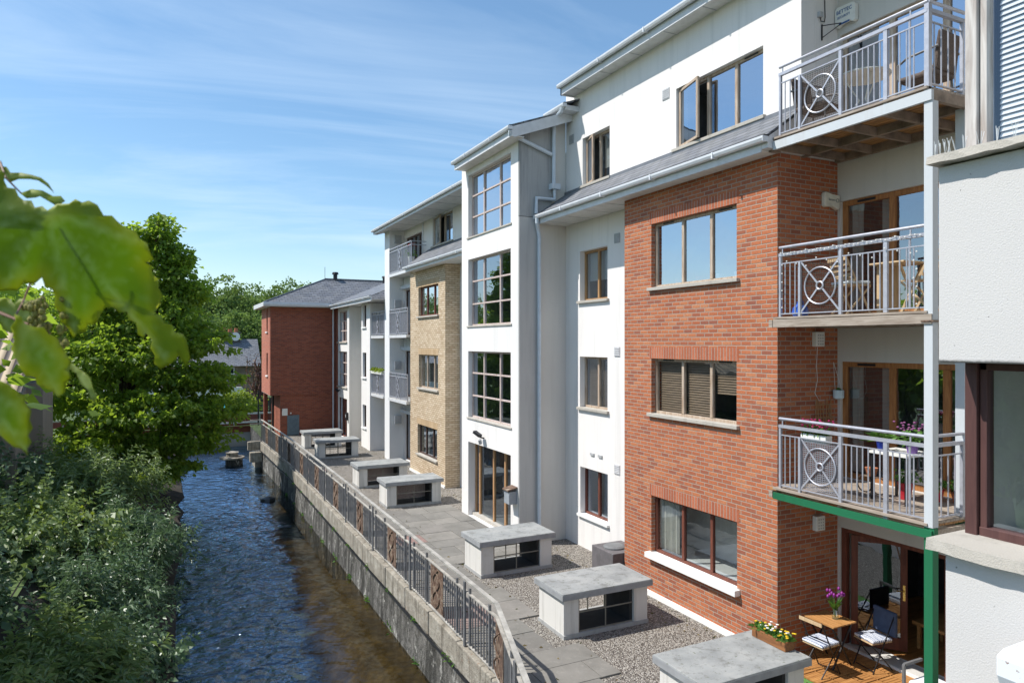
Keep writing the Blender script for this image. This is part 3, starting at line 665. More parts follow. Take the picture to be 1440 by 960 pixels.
# ================================================================== FAR BUILDING
B = thing('brick_building', (8,37,0), 'three storey dark red brick wing under a hipped slate roof at the courtyard end', 'building')
bz = [(30.35,32.28,.03,2.02),(30.35,32.28,2.75,4.72),(30.35,32.28,5.42,6.9)]
holes_wall('wall', WHITE, B, 'x', 9.15, 30.2, 32.9, 0, 7.0, bz)
for q in bz: window(B, 9.15, *q, (0,.5,1), frame=FDARK, gl=GL, depth=.08, fw=.07, sill=None, door=True)
small_balcony(B, 8.5, 30.2, 32.28, 5.4); small_balcony(B, 8.5, 30.2, 32.28, 2.72)
MB().box(8.4,9.148,32.3,32.92,0,6.95).build('wall', WHITE, B)
fw_ = [(33.15,33.85,.97,2.07),(33.15,33.85,3.4,4.6),(33.15,33.85,5.83,6.9)]
holes_wall('wall', WHITE, B, 'x', 8.44, 32.925, 34.1, 0, 6.97, fw_)
for q in fw_: window(B, 8.44, *q, frame=FDARK, gl=GL, depth=.1, fw=.05, sill=SILLW)
MB().box(8.742,9.3,33.9,34.1,0,6.95).build('wall', WHITE, B); MB().box(9.2,9.4,34.1,36.15,0,6.95).build('wall', WHITE, B)
MB().box(8.302,9.4,36.1,36.148,0,6.95).build('wall', TAN, B)
tz = [(36.6,38.77,5.12,6.78),(36.6,38.77,2.72,4.61),(36.6,38.77,.03,2.12)]
holes_wall('wall', WHITE, B, 'x', 8.3, 36.15, 38.78, 0, 6.97, tz)
holes_wall('wall', DBRICK, B, 'x', 8.3, 38.782, 39.5, 0, 6.97)
for i,q in enumerate(tz): window(B, 8.3, *q, (0,.33,.67,1), (0,.36,.68,1) if i<2 else (0,1), frame=[FPINK,FPINK,FRED][i], gl=GL, depth=.1, fw=.06, sill=SILLM if i<2 else None, door=i==2)
holes_wall('wall', DBRICK, B, 'y', 39.5, 4.83, 8.6, 2.22, 7.02, label='plain dark red brick wall facing the courtyard')
holes_wall('wall', DBRICK, B, 'y', 39.54, 5.34, 8.6, 0, 2.22)
sw = [(40.5,41.9,5.68,6.98),(40.7,41.95,3.25,4.5)]
holes_wall('wall', brick('light_red_brick', [(.50,.17,.11),(.56,.20,.13),(.45,.15,.10)], (.40,.30,.25)), B, 'x', 4.83, 39.802, 43.5, 2.22, 7.02, [(40.6,41.2,5.68,6.98),(40.6,41.2,3.25,4.5)])
for q in ((40.6,41.2,5.68,6.98),(40.6,41.2,3.25,4.5)): window(B, 4.83, *q, frame=FRED, gl=GL, depth=.1, fw=.05, sill=SILLW, droom=.8)
MB().box(4.84,8.3,39.8,43.5,2.2,2.25).build('soffit', SOFF, B)
MB().box(5.34,5.64,39.842,43.2,0,2.2).build('wall', DBRICK, B); MB().box(4.9,5.1,42.9,43.2,0,2.2).build('post', DBRICK, B)
MB().tube([(5.15,40.9,2.2),(5.15,40.9,0)],.05,8).build('downpipe', BLACKM, B)
lm = MB().box(5.71,6.34,39.50,39.538,0.02,1.12)
for i in range(9): lm.prism([(39.46,.1+i*.1),(39.5,.1+i*.1),(39.5,.17+i*.1)],'x',5.8,6.25)
lm.build('louvre_door', simple('dark_teal_paint',(.13,.18,.21),.5), B)
MB().box(5.44,5.72,39.46,39.538,1.12,1.50).build('meter_box', PLW, B, .01); MB().box(5.86,5.93,39.5,39.538,1.2,1.27).build('vent', PLW, B)
MB().tube([(8.17,39.42,7.0),(8.17,39.42,0)],.045,8).build('downpipe', GUT, B)
# roofs: section along the river plus hipped block
rf = MB()
a=(4.45,38.95,7.24); b=(4.45,43.9,7.24); c=(8.1,41.42,8.78); d=(16,41.42,8.78); e=(16,38.95,7.24); f=(16,43.9,7.24)
rf.quad(a,e,d,c); rf.quad(a,c,b); rf.quad(b,c,d,f); rf.quad(a,b,f,e)
rf.build('roof', SLATE, B)
MB().prism([(7.92,7.12),(12.2,8.95),(12.2,8.99),(7.92,7.16)],'y',30.2,39.6).build('roof', SLATE, B)
MB().tube([(8.1,41.42,8.8),(16,41.42,8.8)],.06,6).tube([a,c],.05,6).tube([b,c],.05,6).build('ridge_tiles', SLATE, B)
MB().lathe((8.7,41.4,8.8),[(.12,0),(.12,.28),(.2,.3),(.16,.42)],10).build('roof_vent', BLACKM, B); MB().lathe((11.5,40.9,8.6),[(.1,0),(.1,.35),(.16,.37),(.12,.46)],10).build('roof_vent', BLACKM, B)
MB().tube([(8.1,41.4,8.8),(8.1,41.4,9.5)],.012,5).build('aerial', BLACKM, B)
MB().box(4.42,8.0,38.93,38.96,7.03,7.25).box(4.42,4.45,38.96,43.9,7.03,7.25).build('fascia', FASC, B)
MB().box(4.45,8.0,38.96,39.5,7.03,7.045).box(4.45,4.83,39.5,43.9,7.03,7.045).build('soffit', SOFF, B)
MB().box(7.90,7.93,30.2,38.95,6.92,7.13).build('fascia', FASC, B); MB().box(7.93,9.1,30.2,38.9,6.98,6.995).build('soffit', SOFF, B); gutter(B, 7.86, 30.2, 38.9, 7.14)
MB().prism([(38.86,7.14),(38.9,7.06),(38.93,7.05),(38.93,7.25),(38.86,7.25)],'x',4.4,7.9).build('gutter', GUT, B)

# ================================================================== NEAR BUILDING AT THE RIGHT EDGE
C = thing('rendered_building', (5.2,1,0), 'rough grey rendered wall at the right edge with two windows on thick stone sills', 'building')
MB().box(5.0,5.4,-3,3.13,0,3.575).build('wall', NEARR, C, .01); MB().box(5.0,5.42,-3,3.18,4.93,6.34).build('wall', NEARR, C, .012)
MB().box(5.42,10,3.06,3.18,0,11).build('wall', NEARR, C)
def rough_sill(x0,x1,y0,y1,z0,z1,name='sill'):
    bm = bmesh.new(); n = 60; verts = []
    for i in range(n+1):
        y = y0+(y1-y0)*i/n; j = lambda a: random.uniform(-a,a)
        verts.append([bm.verts.new((x0+j(.006),y,z0+j(.006))),bm.verts.new((x0+.01+j(.007),y,z1+j(.004))),bm.verts.new((x1,y,z1+.01)),bm.verts.new((x1,y,z0))])
    for i in range(n):
        for k in range(4): bm.faces.new((verts[i][k],verts[i+1][k],verts[i+1][(k+1)%4],verts[i][(k+1)%4]))
    bm.faces.new(verts[0]); bm.faces.new(verts[-1][::-1])
    off = wloc(C)
    for v in bm.verts: v.co -= off
    me = bpy.data.meshes.new(name); bm.to_mesh(me); bm.free(); return link(name, me, SILLM, C)
rough_sill(4.9,5.42,-3,3.21,3.585,3.66); rough_sill(4.9,5.42,-3,3.21,6.35,6.41)
def near_window(z0,z1,frame,label,gl,pw):
    mb = MB(); mb.box(5.28,5.40,3.075,3.16,z0,z1); mb.box(5.31,5.40,3.07-pw,3.07,z0+.004,z1); mb.box(5.30,5.40,-1,3.07,z0,z0+.07); mb.box(5.31,5.40,-1,3.07,z1-.06,z1)
    o = mb.build('window', frame, C, .006); o['label'] = label
    MB().quad((5.35,-1,z0+.06),(5.35,3.04,z0+.06),(5.35,3.04,z1-.05),(5.35,-1,z1-.05)).build('pane', gl, o); return o
o = near_window(3.663,4.93,FNEAR,'plum brown framed window showing a pale room',glass('near_glass_low', .10, (.8,.84,.83)),.05)
r = MB(); x0,x1,ya,yb,e,f = 5.42,7.6,-1.5,3.04,3.3,4.98
r.quad((x1,ya,e),(x1,yb,e),(x1,yb,f),(x1,ya,f)); r.quad((x0,ya,e),(x1,ya,e),(x1,ya,f),(x0,ya,f)); r.quad((x0,yb,e),(x1,yb,e),(x1,yb,f),(x0,yb,f)); r.quad((x0,ya,f),(x0,yb,f),(x1,yb,f),(x1,ya,f)); r.quad((x0,ya,e),(x0,yb,e),(x1,yb,e),(x1,ya,e))
r.build('interior', INTL, o)
MB().box(5.42,5.75,-1.5,3.03,3.62,3.66).build('window_board', simple('pale_board',(.72,.74,.74),.5,0,.03), o)
bm_ = MB()
for i in range(9): bm_.bar((5.5+random.uniform(-.02,.02),1.2,4.86-i*.02),(5.5+random.uniform(-.02,.02),2.62+random.uniform(-.06,.03),4.86-i*.02),.07,.014)
bm_.build('blind', simple('dark_woven_blind',(.05,.045,.04),.9,0,.4,40), o); cm = MB().tube([(5.46,2.5,4.75),(5.46,2.5,3.98)],.005,5).tube([(5.46,2.44,4.75),(5.46,2.44,3.9)],.004,5).lathe((5.46,2.5,3.95),[(.008,0),(.014,.04)],8).lathe((5.46,2.44,3.87),[(.008,0),(.014,.04)],8)
cm.build('blind_cord', simple('cord_brown',(.25,.16,.1),.7), o)
o = near_window(6.413,8.9,FGREY,'weathered wooden window with white slatted blinds',glass('near_glass_high', .03, (.85,.88,.92)),.05)
bl = MB()
for i in range(58): bl.bar((5.425,-1,6.50+i*.04),(5.425,2.99,6.50+i*.04),.005,.040,(.45,0,.89))
bl.build('blind', BLINDW, o); room(o, 5.46, -1.2, 3.04, 6.45, 8.9, 2, INT, .0)
sp = MB()
for i in range(22):
    y = 3.12-i*.11
    for s in (-1,0,1): sp.tube([(5.02,y,6.41),(5.02+s*.03,y+random.uniform(-.02,.02),6.41+.12)],.0022,4)
for i in range(5):
    for s in (-1,1): sp.tube([(4.95+i*.012,3.17-i*.03,6.41),(4.95+s*.04,3.17-i*.03+s*.02,6.51)],.003,4)
sp.each('bird_spike', simple('clear_spikes',(.7,.72,.72),.3), C)
# rusty white casing on the near wall
cs = thing('wall_heater', (4.8,2.2,2.95), 'rust speckled white curved metal casing with a blue panel, bottom right corner', 'casing')
prof = [(4.52,3.17),(4.60,3.20),(4.97,3.21),(4.97,2.75),(4.70,2.80),(4.58,2.92),(4.52,3.05)]
def rustyw():
    m = N('rusty_white_enamel'); c = m.mix(m.ramp(m.noise(22,5,.7), [(.62,0),(.66,1)]), (.74,.78,.82), (.22,.10,.05)); m.col(c, .3); return m.m
RW = rustyw()
MB().prism(prof,'y',1.5,2.52).build('casing', RW, cs, .012)
MB().box(4.64,4.80,1.5,2.38,3.204,3.212).build('blue_panel', simple('blue_panel_paint',(.04,.10,.26),.3), cs)

# ================================================================== GROUND, RIVER, WALL, RAILING
def sheet(name, pts, z, mat, kind='structure'):
    return MB().quad(*[(x,y,z) for x,y in pts]).build(name, mat, tagkw=dict(kind=kind))
gm = MB()
gm.quad((4.4,-40,-.05),(600,-40,-.05),(600,900,-.05),(4.4,900,-.05)); gm.quad((-600,-40,.3),(-2.6,-40,.3),(-2.6,46,.3),(-600,46,.3)); gm.quad((-600,46,-.05),(4.4,46,-.05),(4.4,900,-.05),(-600,900,-.05))
gm.build('ground', GRASS, tagkw=dict(kind='structure'))
bk = MB(); n = 40
pts = []
for i in range(n+1):
    y = -10+i*56/n; pts.append([(-2.7,y,.32),(-1.6+random.uniform(-.2,.2),y,-.6+random.uniform(-.15,.15)),(-.25+.02*y+random.uniform(-.15,.15),y,-1.3+random.uniform(-.06,.06)),(.3+.02*y,y,-2.4)])
for i in range(n):
    for k in range(3): bk.quad(pts[i][k],pts[i][k+1],pts[i+1][k+1],pts[i+1][k])
bk.build('river_bank', SOIL, tagkw=dict(kind='structure'))
bd = MB(); ny = 70; nx = 14; rows = []
for i in range(ny+1):
    y = -6+i*54/ny; row = []
    for k in range(nx+1):
        x = -.3+k*5.0/nx; sh = min(1,max(0, (x-2.2)/1.6))*max(0, min(1,(23-y)/4)); z = -2.5+1.08*sh+random.uniform(-.03,.03); row.append((x,y,z))
    rows.append(row)
for i in range(ny):
    for k in range(nx): bd.quad(rows[i][k],rows[i][k+1],rows[i+1][k+1],rows[i+1][k])
bd.build('river_bed', BED, smooth=True, tagkw=dict(kind='structure'))
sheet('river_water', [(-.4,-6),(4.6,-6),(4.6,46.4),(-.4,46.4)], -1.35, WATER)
wm = MB()
# quay line: (x, y) of the wall face
QL = [(3.0,-6),(3.25,5.7),(3.70,7.23),(4.40,9.64),(4.40,30),(4.18,38.1)]
for i in range(len(QL)-1):
    (xa,ya),(xb,yb) = QL[i],QL[i+1]; m = max(1,int(abs(yb-ya)/1.2))
    for k in range(m):
        t0,t1 = k/m,(k+1)/m; p = (xa+(xb-xa)*t0, ya+(yb-ya)*t0); q = (xa+(xb-xa)*t1, ya+(yb-ya)*t1)
        wm.quad((p[0]-.02,p[1],-2.0),(q[0]-.02,q[1],-2.0),(q[0]+.05,q[1],-.50),(p[0]+.05,p[1],-.50))
        wm.quad((p[0]+.05,p[1],-.50),(q[0]+.05,q[1],-.50),(q[0]+.5,q[1],-.50),(p[0]+.5,p[1],-.50))
QW = thing('river_wall', (4.4,20,-1.35), 'weathered stone and concrete quay wall holding the courtyard above the river', 'wall')
o = wm.build('wall_face', RWALL, QW)
cb = MB()
for i in range(len(QL)-1):
    (xa,ya),(xb,yb) = QL[i],QL[i+1]; m = max(1,round(abs(yb-ya)/1.5))
    for k in range(m):
        t0,t1 = k/m,(k+1)/m; g = .012/abs(yb-ya)
        p = (xa+(xb-xa)*(t0+g), ya+(yb-ya)*(t0+g)); q = (xa+(xb-xa)*(t1-g), ya+(yb-ya)*(t1-g))
        zt = -.01; n0 = len(cb.v); jx = random.uniform(-.012,.012)
        cb.v += [(p[0]-.03+jx,p[1],-.46),(q[0]-.03+jx,q[1],-.46),(q[0]+.12,q[1],-.46),(p[0]+.12,p[1],-.46),(p[0]-.03+jx,p[1],zt),(q[0]-.03+jx,q[1],zt),(q[0]+.12,q[1],zt),(p[0]+.12,p[1],zt)]
        cb.f += [tuple(n0+i_ for i_ in f) for f in ((0,3,2,1),(4,5,6,7),(0,1,5,4),(1,2,6,5),(2,3,7,6),(3,0,4,7))]
cb.build('coping', BEAM, QW, .02)
MB().tube([(4.37,9.7,-.50),(4.37,30,-.50),(4.15,38,-.50)],.022,6).build('cable', BLACKM, QW)
MB().box(3.55,4.2,38.0,38.3,-.45,-.01).box(3.9,4.25,38.1,39.5,-1.9,-.9).box(3.62,4.2,37.6,38.05,-1.0,-.5).build('end_beam', BEAM, QW, .02)
MB().box(4.45,5.4,39.3,46,-1.9,-.06).build('end_wall', RWALL, QW)
# railing
RL = thing('river_railing', (4.46,20,0), 'galvanised steel railing with rusted panels running along the top of the quay wall', 'railing')
RP = [(3.38,6.0),(3.74,7.23),(4.46,9.64),(4.5,20),(4.46,30),(4.22,38.12),(3.66,38.05)]
rl = MB()
for z,w,h in ((1.1,.075,.03),(.90,.05,.02),(.04,.045,.02)):
    for i in range(len(RP)-1): rl.bar((*RP[i],z),(*RP[i+1],z),w,h)
rl.build('rails', simple('bleached_galvanised_rail',(.42,.40,.36),.6,.1,.25,5), RL)
def alongR(y):
    for i in range(len(RP)-1):
        (xa,ya),(xb,yb) = RP[i],RP[i+1]
        if ya <= y <= yb: return xa+(xb-xa)*(y-ya)/(yb-ya)
    return RP[0][0]
Ys = [7.84+3*i for i in range(11)]
for i,y in enumerate(Ys):
    if y > 38: break
    x = alongR(y)
    if y > 7: MB().box(x-.055,x-.025,y-.03,y+.03,-.42,1.08).build('post', GALVD, RL)
    br = MB(); br2 = MB(); br3 = MB()
    yy = y+.10
    while yy < min(y+2.95,38.0):
        u = yy-y
        if not (1.12 < u < 1.84):
            x = alongR(yy); k = round((yy-y-.10)/.115)
            if k % 7 == 3: br2.box(x-.018,x+.018,yy-.02,yy+.02,.0,1.0)
            else: (br if u < 1.2 else br3).box(x-.009,x+.009,yy-.010,yy+.010,.05,.9)
        yy += .115
    br.build('bars', GALVD, RL) if br.v else 0; br3.build('bars', GALVD, RL) if br3.v else 0; br2.each('stanchion', GALVD, RL)
    x = alongR(min(y+1.5,38)); 
    if y+1.8 < 38: 
        xa,xb = alongR(y+1.15),alongR(y+1.82); pn = MB(); pn.bar((xa,y+1.15,.48),(xb,y+1.82,.48),.012,.80)
        for s in (0,1):
            pts = [( (xa+xb)/2-.012-.004, y+1.485+(.16*math.sin(t*PI*2.2+s*PI)), .12+t*.72) for t in np.linspace(0,1,24)]
            pn.tube(pts,.014,5)
        pn.build('rusted_panel', RUST, RL)
e2 = MB()
for i in range(1,9): x = 3.66+.56*i/9; e2.box(x-.01,x+.01,38.05,38.07,.05,.9)
e2.build('bars', GALVD, RL)
# courtyard gravel and paving
sheet('gravel_courtyard', [(4.5,3.2),(9.6,3.2),(9.6,39.6),(4.5,39.6)], .004, GRAV)
MB().quad((3.3,2,.002),(4.52,2,.002),(4.52,9.7,.002),(3.7,7.2,.002)).build('courtyard_edge', PAVE, tagkw=dict(kind='structure'))
pv = MB(); y = 6.0
def row_edge(y):
    if y < 6.6: return 6.2
    if y < 8.8: return 5.8
    if y < 9.75: return 6.2
    if y < 11.45: return 5.72
    if y < 13.1: return 6.15
    if y < 15: return 5.9 if y < 14.4 else 6.1
    if y < 19.9: return 7.82
    if y < 36: return 5.55
    return 5.2
while y < 39.3:
    h = random.choice([.6,.75,.9]); x = (3.9 if y < 7.6 else (4.2 if y < 9.4 else 4.52)); E = row_edge(y+.2)
    while x < E-.2:
        w_ = random.choice([.6,.75,.9]); w_ = min(w_, E-x); 
        if E-x-w_ < .25: w_ = E-x
        t = random.uniform(-.004,.004); pv.box(x+.006,x+w_-.006,y+.006,y+h-.006,-.02,.03+t); x += w_
    y += h
pv.build('paving', PAVE, tagkw=dict(kind='structure'))
n_ = 900; ly = 4+34*RNG.random(n_); lx = np.where(RNG.random(n_) < .5, 4.6+1.6*RNG.random(n_)**2, 8.55-.5*RNG.random(n_)**2)
LIT_ = (lx, ly)
# patio deck tiles
dk = MB()
for i in range(6):
    for j in range(9):
        x = 8.60+i*.302; y = 5.45+j*.302
        if x > 9.95: continue
        for k in range(5):
            if (i+j)%2: dk.box(x+.01,x+.29,y+.01+k*.057,y+.058+k*.057,.012,.04)
            else: dk.box(x+.01+k*.057,x+.058+k*.057,y+.01,y+.29,.012,.04)
dk.build('patio_deck', TEAK, tagkw=dict(kind='structure'))
sheet('patio_turf', [(8.2,5.9),(8.6,5.9),(8.6,8.09),(8.2,8.09)], .012, TURF)

# ================================================================== VENT HOUSINGS
def housing():
    r = thing('vent_housing', (0,0,0), 'x', 'vent housing', 'concrete vent housings along the courtyard')
    W, D, H = 1.75, .9, .8
    s = MB(); s.box(-.06,W+.06,-.07,D+.07,H-.10,H); o = s.build('slab', FELT, r, .012)
    MB().box(-.065,W+.065,-.075,D+.075,H-.115,H-.02).build('slab_edge', simple('grey_slab_edge',(.30,.31,.32),.8), r)
    for x0,x1 in ((0,.30),(W-.30,W)):
        MB().box(x0,x1,0,D,.0,H-.115).build('side_block', HOUS, r, .008)
    MB().box(-.01,W+.01,-.02,D+.02,0,.07).build('plinth', CONC, r)
    pit = MB().box(.302,W-.302,.05,D-.05,.071,.075); pit.box(W-.36,W-.302,.05,D-.05,.075,H-.116); pit.build('vent_pit', MESHI, r)
    g = MB()
    for x in (.31,.86): g.box(x,x+.02,.03,.05,.07,H-.115)
    for z in (.07,.40): g.box(.31,W-.31,.028,.048,z,z+.02)
    for x in (.31,.66,1.0,W-.38): g.box(x,x+.02,D-.05,D-.03,.07,H-.115)
    g.box(.31,W-.31,D-.052,D-.032,.36,.38)
    g.each('grille_frame', simple('pale_grille_frame',(.20,.19,.16),.7), r)
    return r
labs = ['concrete vent housing nearest the camera, carrying the planter of yellow flowers','concrete vent housing on gravel in front of the red brick bay','concrete vent housing in front of the white wall beside the stair tower','concrete vent housing in front of the yellow brick bay, nearer of that pair','concrete vent housing standing behind the one at the yellow brick bay','concrete vent housing in front of the far white stair bay, nearer of the last two','farthest concrete vent housing, beside the dark red brick wall']
h0_ = housing(); spots = [(6.02,6.78,.008),(6.03,10.3,-.006),(6.0,13.76,.01),(5.95,20.85,-.008),(5.88,24.1,.012),(5.78,31.0,-.01),(5.76,34.3,.006)]
for i,(x,y,a) in enumerate(spots):
    o = h0_ if i == 0 else copy_tree(h0_); o.location = (x,y,0); o.rotation_euler.z = a; o['label'] = labs[i]
mp = simple('grit_panel', (.33,.27,.25), .95, 0, .3, 60, .8)
for y,x in ((20.85,5.95),(24.1,5.88)):
    par = [o for o in bpy.data.objects if o.name.startswith('vent_housing') and abs(o.location.y-y) < .01][0]
    o = MB().box(.32,1.40,.5,.54,.15,.66).build('grit_panel', mp, None); o.parent = par
# cabinet by the wall
cb = thing('water_cabinet', (8.7,13.3,0), 'low dark grey tank cabinet with a round lid against the brick bay', 'cabinet')
MB().box(8.40,9.18,12.30,13.12,.0,.60).build('body', simple('dark_grey_tank',(.13,.12,.125),.8,0,.15), cb, .012); MB().lathe((8.72,12.72,.60),[(.24,0),(.24,.03),(.19,.06),(.05,.075)],20).build('lid', simple('grey_lid',(.16,.165,.17),.6), cb)

# ================================================================== SMALL THINGS
def text_mesh(txt, size, mat, parent, loc, rot, ext=.002, name='lettering'):
    cu = bpy.data.curves.new('t','FONT'); cu.body = txt; cu.size = size; cu.extrude = ext; cu.align_x = 'CENTER'; cu.align_y = 'CENTER'; cu.resolution_u = 2
    to = bpy.data.objects.new('t', cu); COL.objects.link(to); bpy.context.view_layer.update()
    me = bpy.data.meshes.new_from_object(to.evaluated_get(bpy.context.evaluated_depsgraph_get())); bpy.data.objects.remove(to); me.name = name
    o = link(name, me, mat, parent); o.location = Vector(loc)-wloc(parent); o.rotation_euler = rot; return o
BTXT = simple('blue_lettering', (.04,.12,.32), .5); GTXT = simple('grey_lettering', (.15,.16,.17), .5)
al = thing('alarm_box', (10.0,7.9,10.5), 'white alarm box with blue lettering above the top balcony doors', 'alarm box', 'alarm boxes')
MB().prism([(7.70,10.33),(7.74,10.30),(7.82,10.35),(7.96,10.35),(8.04,10.30),(8.075,10.33),(8.085,10.60),(8.04,10.64),(7.74,10.62),(7.70,10.58)],'x',9.96,10.045).build('case', PLW, al, .01)
text_mesh('BETTEC', .085, BTXT, al, (9.957,7.90,10.54), (R(90),0,R(-90))); text_mesh('SECURITY', .055, BTXT, al, (9.957,7.91,10.45), (R(90),0,R(-90)))
MB().box(9.955,9.96,7.80,8.0,10.325,10.352).build('siren_slot', BTXT, al)
al = thing('alarm_box', (9.85,8.08,7.4), 'cream alarm box with faint grey script on the brick side above the middle balcony', 'alarm box', 'alarm boxes')
MB().prism([(9.66,7.33),(9.70,7.31),(9.84,7.33),(9.98,7.28),(10.01,7.31),(10.01,7.52),(9.84,7.53),(9.68,7.56),(9.655,7.53)],'y',8.02,8.095).build('case', simple('cream_plastic',(.70,.68,.58),.4), al, .01)
text_mesh('Secure', .06, GTXT, al, (9.82,8.018,7.435), (R(90),0,0)); MB().ring((0,0,0),.03,.004).build('swoosh', GTXT, None)
sw_ = bpy.data.objects['swoosh']; sw_.parent = al; sw_.rotation_euler = (0,0,R(90)); sw_.location = (.10,-.064,.03)
def wall_light(x,y,z,label,mat=PLW,axis='y',s=1):
    t = thing('wall_light', (x,y,z), label, 'wall light', 'wall lights')
    w,h,d = .10*s,.24*s,.09*s
    if axis == 'y': MB().prism([(x-w,z-h/2),(x+w,z-h/2),(x+w,z+h/2),(x-w,z+h/2)],'y',y-d,y-.002).build('housing', mat, t, .01); g = MB()
    g = MB()
    for i in range(3):
        for j in range(4): g.box(x-w*.6+i*w*.5,x-w*.35+i*w*.5,y-d-.003,y-d+.001,z-h*.38+j*h*.2,z-h*.28+j*h*.2)
    g.build('louvre', PLG, t); return t
wall_light(9.54,8.1,5.13,'small white louvred wall light on the shaded brick below the middle balcony')
wall_light(9.55,8.1,2.12,'small white louvred wall light on the shaded brick above the patio')
k = 0
for (x,y,z,l) in ((8.85,29.4,9.55,'grey lantern under the eaves beside the far top balcony'),(8.85,29.4,6.75,'grey lantern on the pier beside the far third floor balcony'),(8.85,29.4,4.1,'grey lantern on the pier beside the far second floor balcony'),(8.85,29.4,1.75,'grey lantern on the pier near the ground door')):
    wall_light(x,y,z,l,PLG,'y',1.5)
# hanging bracket and socket on the top storey side wall
hb = thing('hanging_bracket', (9.7,8.08,10.2), 'black metal basket bracket on the top storey side wall', 'bracket')
MB().bar((9.66,8.085,10.06),(9.66,8.085,10.32),.018).bar((9.66,8.085,10.30),(9.98,7.95,10.36),.012).bar((9.66,8.085,10.10),(9.98,7.95,10.36),.012).build('bracket_frame', BLACKM, hb)
so = thing('junction_box', (9.6,8.08,10.48), 'small grey junction box with a looping cable on the top storey side wall', 'junction box')
MB().box(9.56,9.64,8.04,8.098,10.42,10.51).build('box', PLG, so, .006); MB().tube([(9.6,8.07,10.42),(9.62,8.07,10.36),(9.70,8.07,10.37),(9.73,8.08,10.45),(9.73,8.09,10.8),(9.74,8.09,11.3)],.008,6).build('cable', BLACKM, so)
# floodlight and letterbox on the tower
fl = thing('floodlight', (7.8,17.75,2.55), 'small black floodlight above the stair tower entrance', 'floodlight')
MB().bar((7.828,17.75,2.42),(7.70,17.75,2.46),.04).build('arm', BLACKM, fl); MB().bar((7.68,17.66,2.50),(7.60,17.9,2.60),.12,.08).build('lamp_head', BLACKM, fl, .01); MB().bar((7.70,17.70,2.28),(7.66,17.66,2.40),.07).build('sensor', PLG, fl)
pb = thing('post_box', (7.75,15.8,1.3), 'grey metal intercom cabinet with rusty hood on the right jamb of the entrance', 'post box')
MB().box(7.60,7.827,15.68,15.98,1.02,1.34).build('cabinet', simple('grey_cabinet',(.30,.33,.36),.5), pb, .01); MB().prism([(7.56,1.36),(7.827,1.42),(7.827,1.45),(7.56,1.39)],'y',15.66,16.0).build('hood', RUST, pb)
pb = thing('intercom', (8.25,36.3,1.3), 'small dark intercom panel beside the far stair bay door', 'intercom')
MB().box(8.18,8.298,36.25,36.5,1.05,1.45).build('panel', BLACKM, pb, .01); MB().box(8.17,8.18,36.3,36.42,1.2,1.35).build('button_plate', PLG, pb)
fl = thing('floodlight', (8.2,38.2,2.45), 'dark floodlight on the white spandrel of the far stair bay', 'floodlight')
MB().bar((8.298,38.2,2.5),(8.15,38.2,2.5),.05).build('arm', BLACKM, fl); MB().bar((8.15,38.1,2.45),(8.1,38.3,2.55),.12,.08).build('lamp_head', BLACKM, fl)

# ---- foliage tools
def leaf_arrays(P, D, L, W, fold=.25, droop=0.2):
    n = len(P); D = D/np.linalg.norm(D,axis=1,keepdims=True); rnd = RNG.normal(size=(n,3)); S_ = np.cross(D,rnd); S_ /= np.linalg.norm(S_,axis=1,keepdims=True); Nn = np.cross(S_,D)
    L = L[:,None]; W = W[:,None]
    v = np.empty((n,4,3)); v[:,0] = P; v[:,1] = P+D*L*.45+S_*W*.5+Nn*W*fold; v[:,2] = P+D*L; v[:,2,2] -= (L*droop)[:,0]; v[:,3] = P+D*L*.45-S_*W*.5+Nn*W*fold
    return v
def leaf_obj(name, V, mat, parent):
    n = len(V); off = wloc(parent) if parent else Vector((0,0,0)); v = V.reshape(-1,3)-np.array(off)
    me = bpy.data.meshes.new(name); me.vertices.add(n*4); me.vertices.foreach_set('co', v.ravel()); me.loops.add(n*6); me.polygons.add(n*2)
    b = np.arange(n)[:,None]*4; idx = np.concatenate([b,b+1,b+2,b,b+2,b+3],axis=1).ravel(); me.loops.foreach_set('vertex_index', idx.astype(np.int32))
    me.polygons.foreach_set('loop_start', (np.arange(n*2)*3).astype(np.int32)); me.update(calc_edges=True); me.validate(); return link(name, me, mat, parent)
def fib(n):
    i = np.arange(n)+.5; ph = np.arccos(1-2*i/n); th = PI*(1+5**.5)*i; return np.stack([np.cos(th)*np.sin(ph),np.sin(th)*np.sin(ph),np.cos(ph)],1)
def crown(lobes, clumps, per, cr, L, W, flat=.55, fill=.55, droop=.25, reach=1.08):
    out = []
    for (c,r,wt) in lobes:
        m = max(3,int(clumps*wt)); d = fib(m)[RNG.permutation(m)]+RNG.normal(size=(m,3))*.15; rad = fill+(reach-fill)*RNG.random((m,1))**.6
        cc = np.array(c)+d*rad*np.array(r)
        k = (per*(.5+RNG.random(m))).astype(int); cen = np.repeat(cc,k,axis=0); g = RNG.normal(size=cen.shape); g[:,2] *= flat; s_ = np.repeat(cr*(.6+.8*RNG.random(m)),k)[:,None]
        p = cen+g*s_; dr = g*.6+(p-np.array(c))/np.array(r)*.5+RNG.normal(size=p.shape)*.5; n = len(p); sz = .7+.6*RNG.random(n)
        out.append(leaf_arrays(p,dr,L*sz,W*sz,.2,droop))
    return np.concatenate(out)
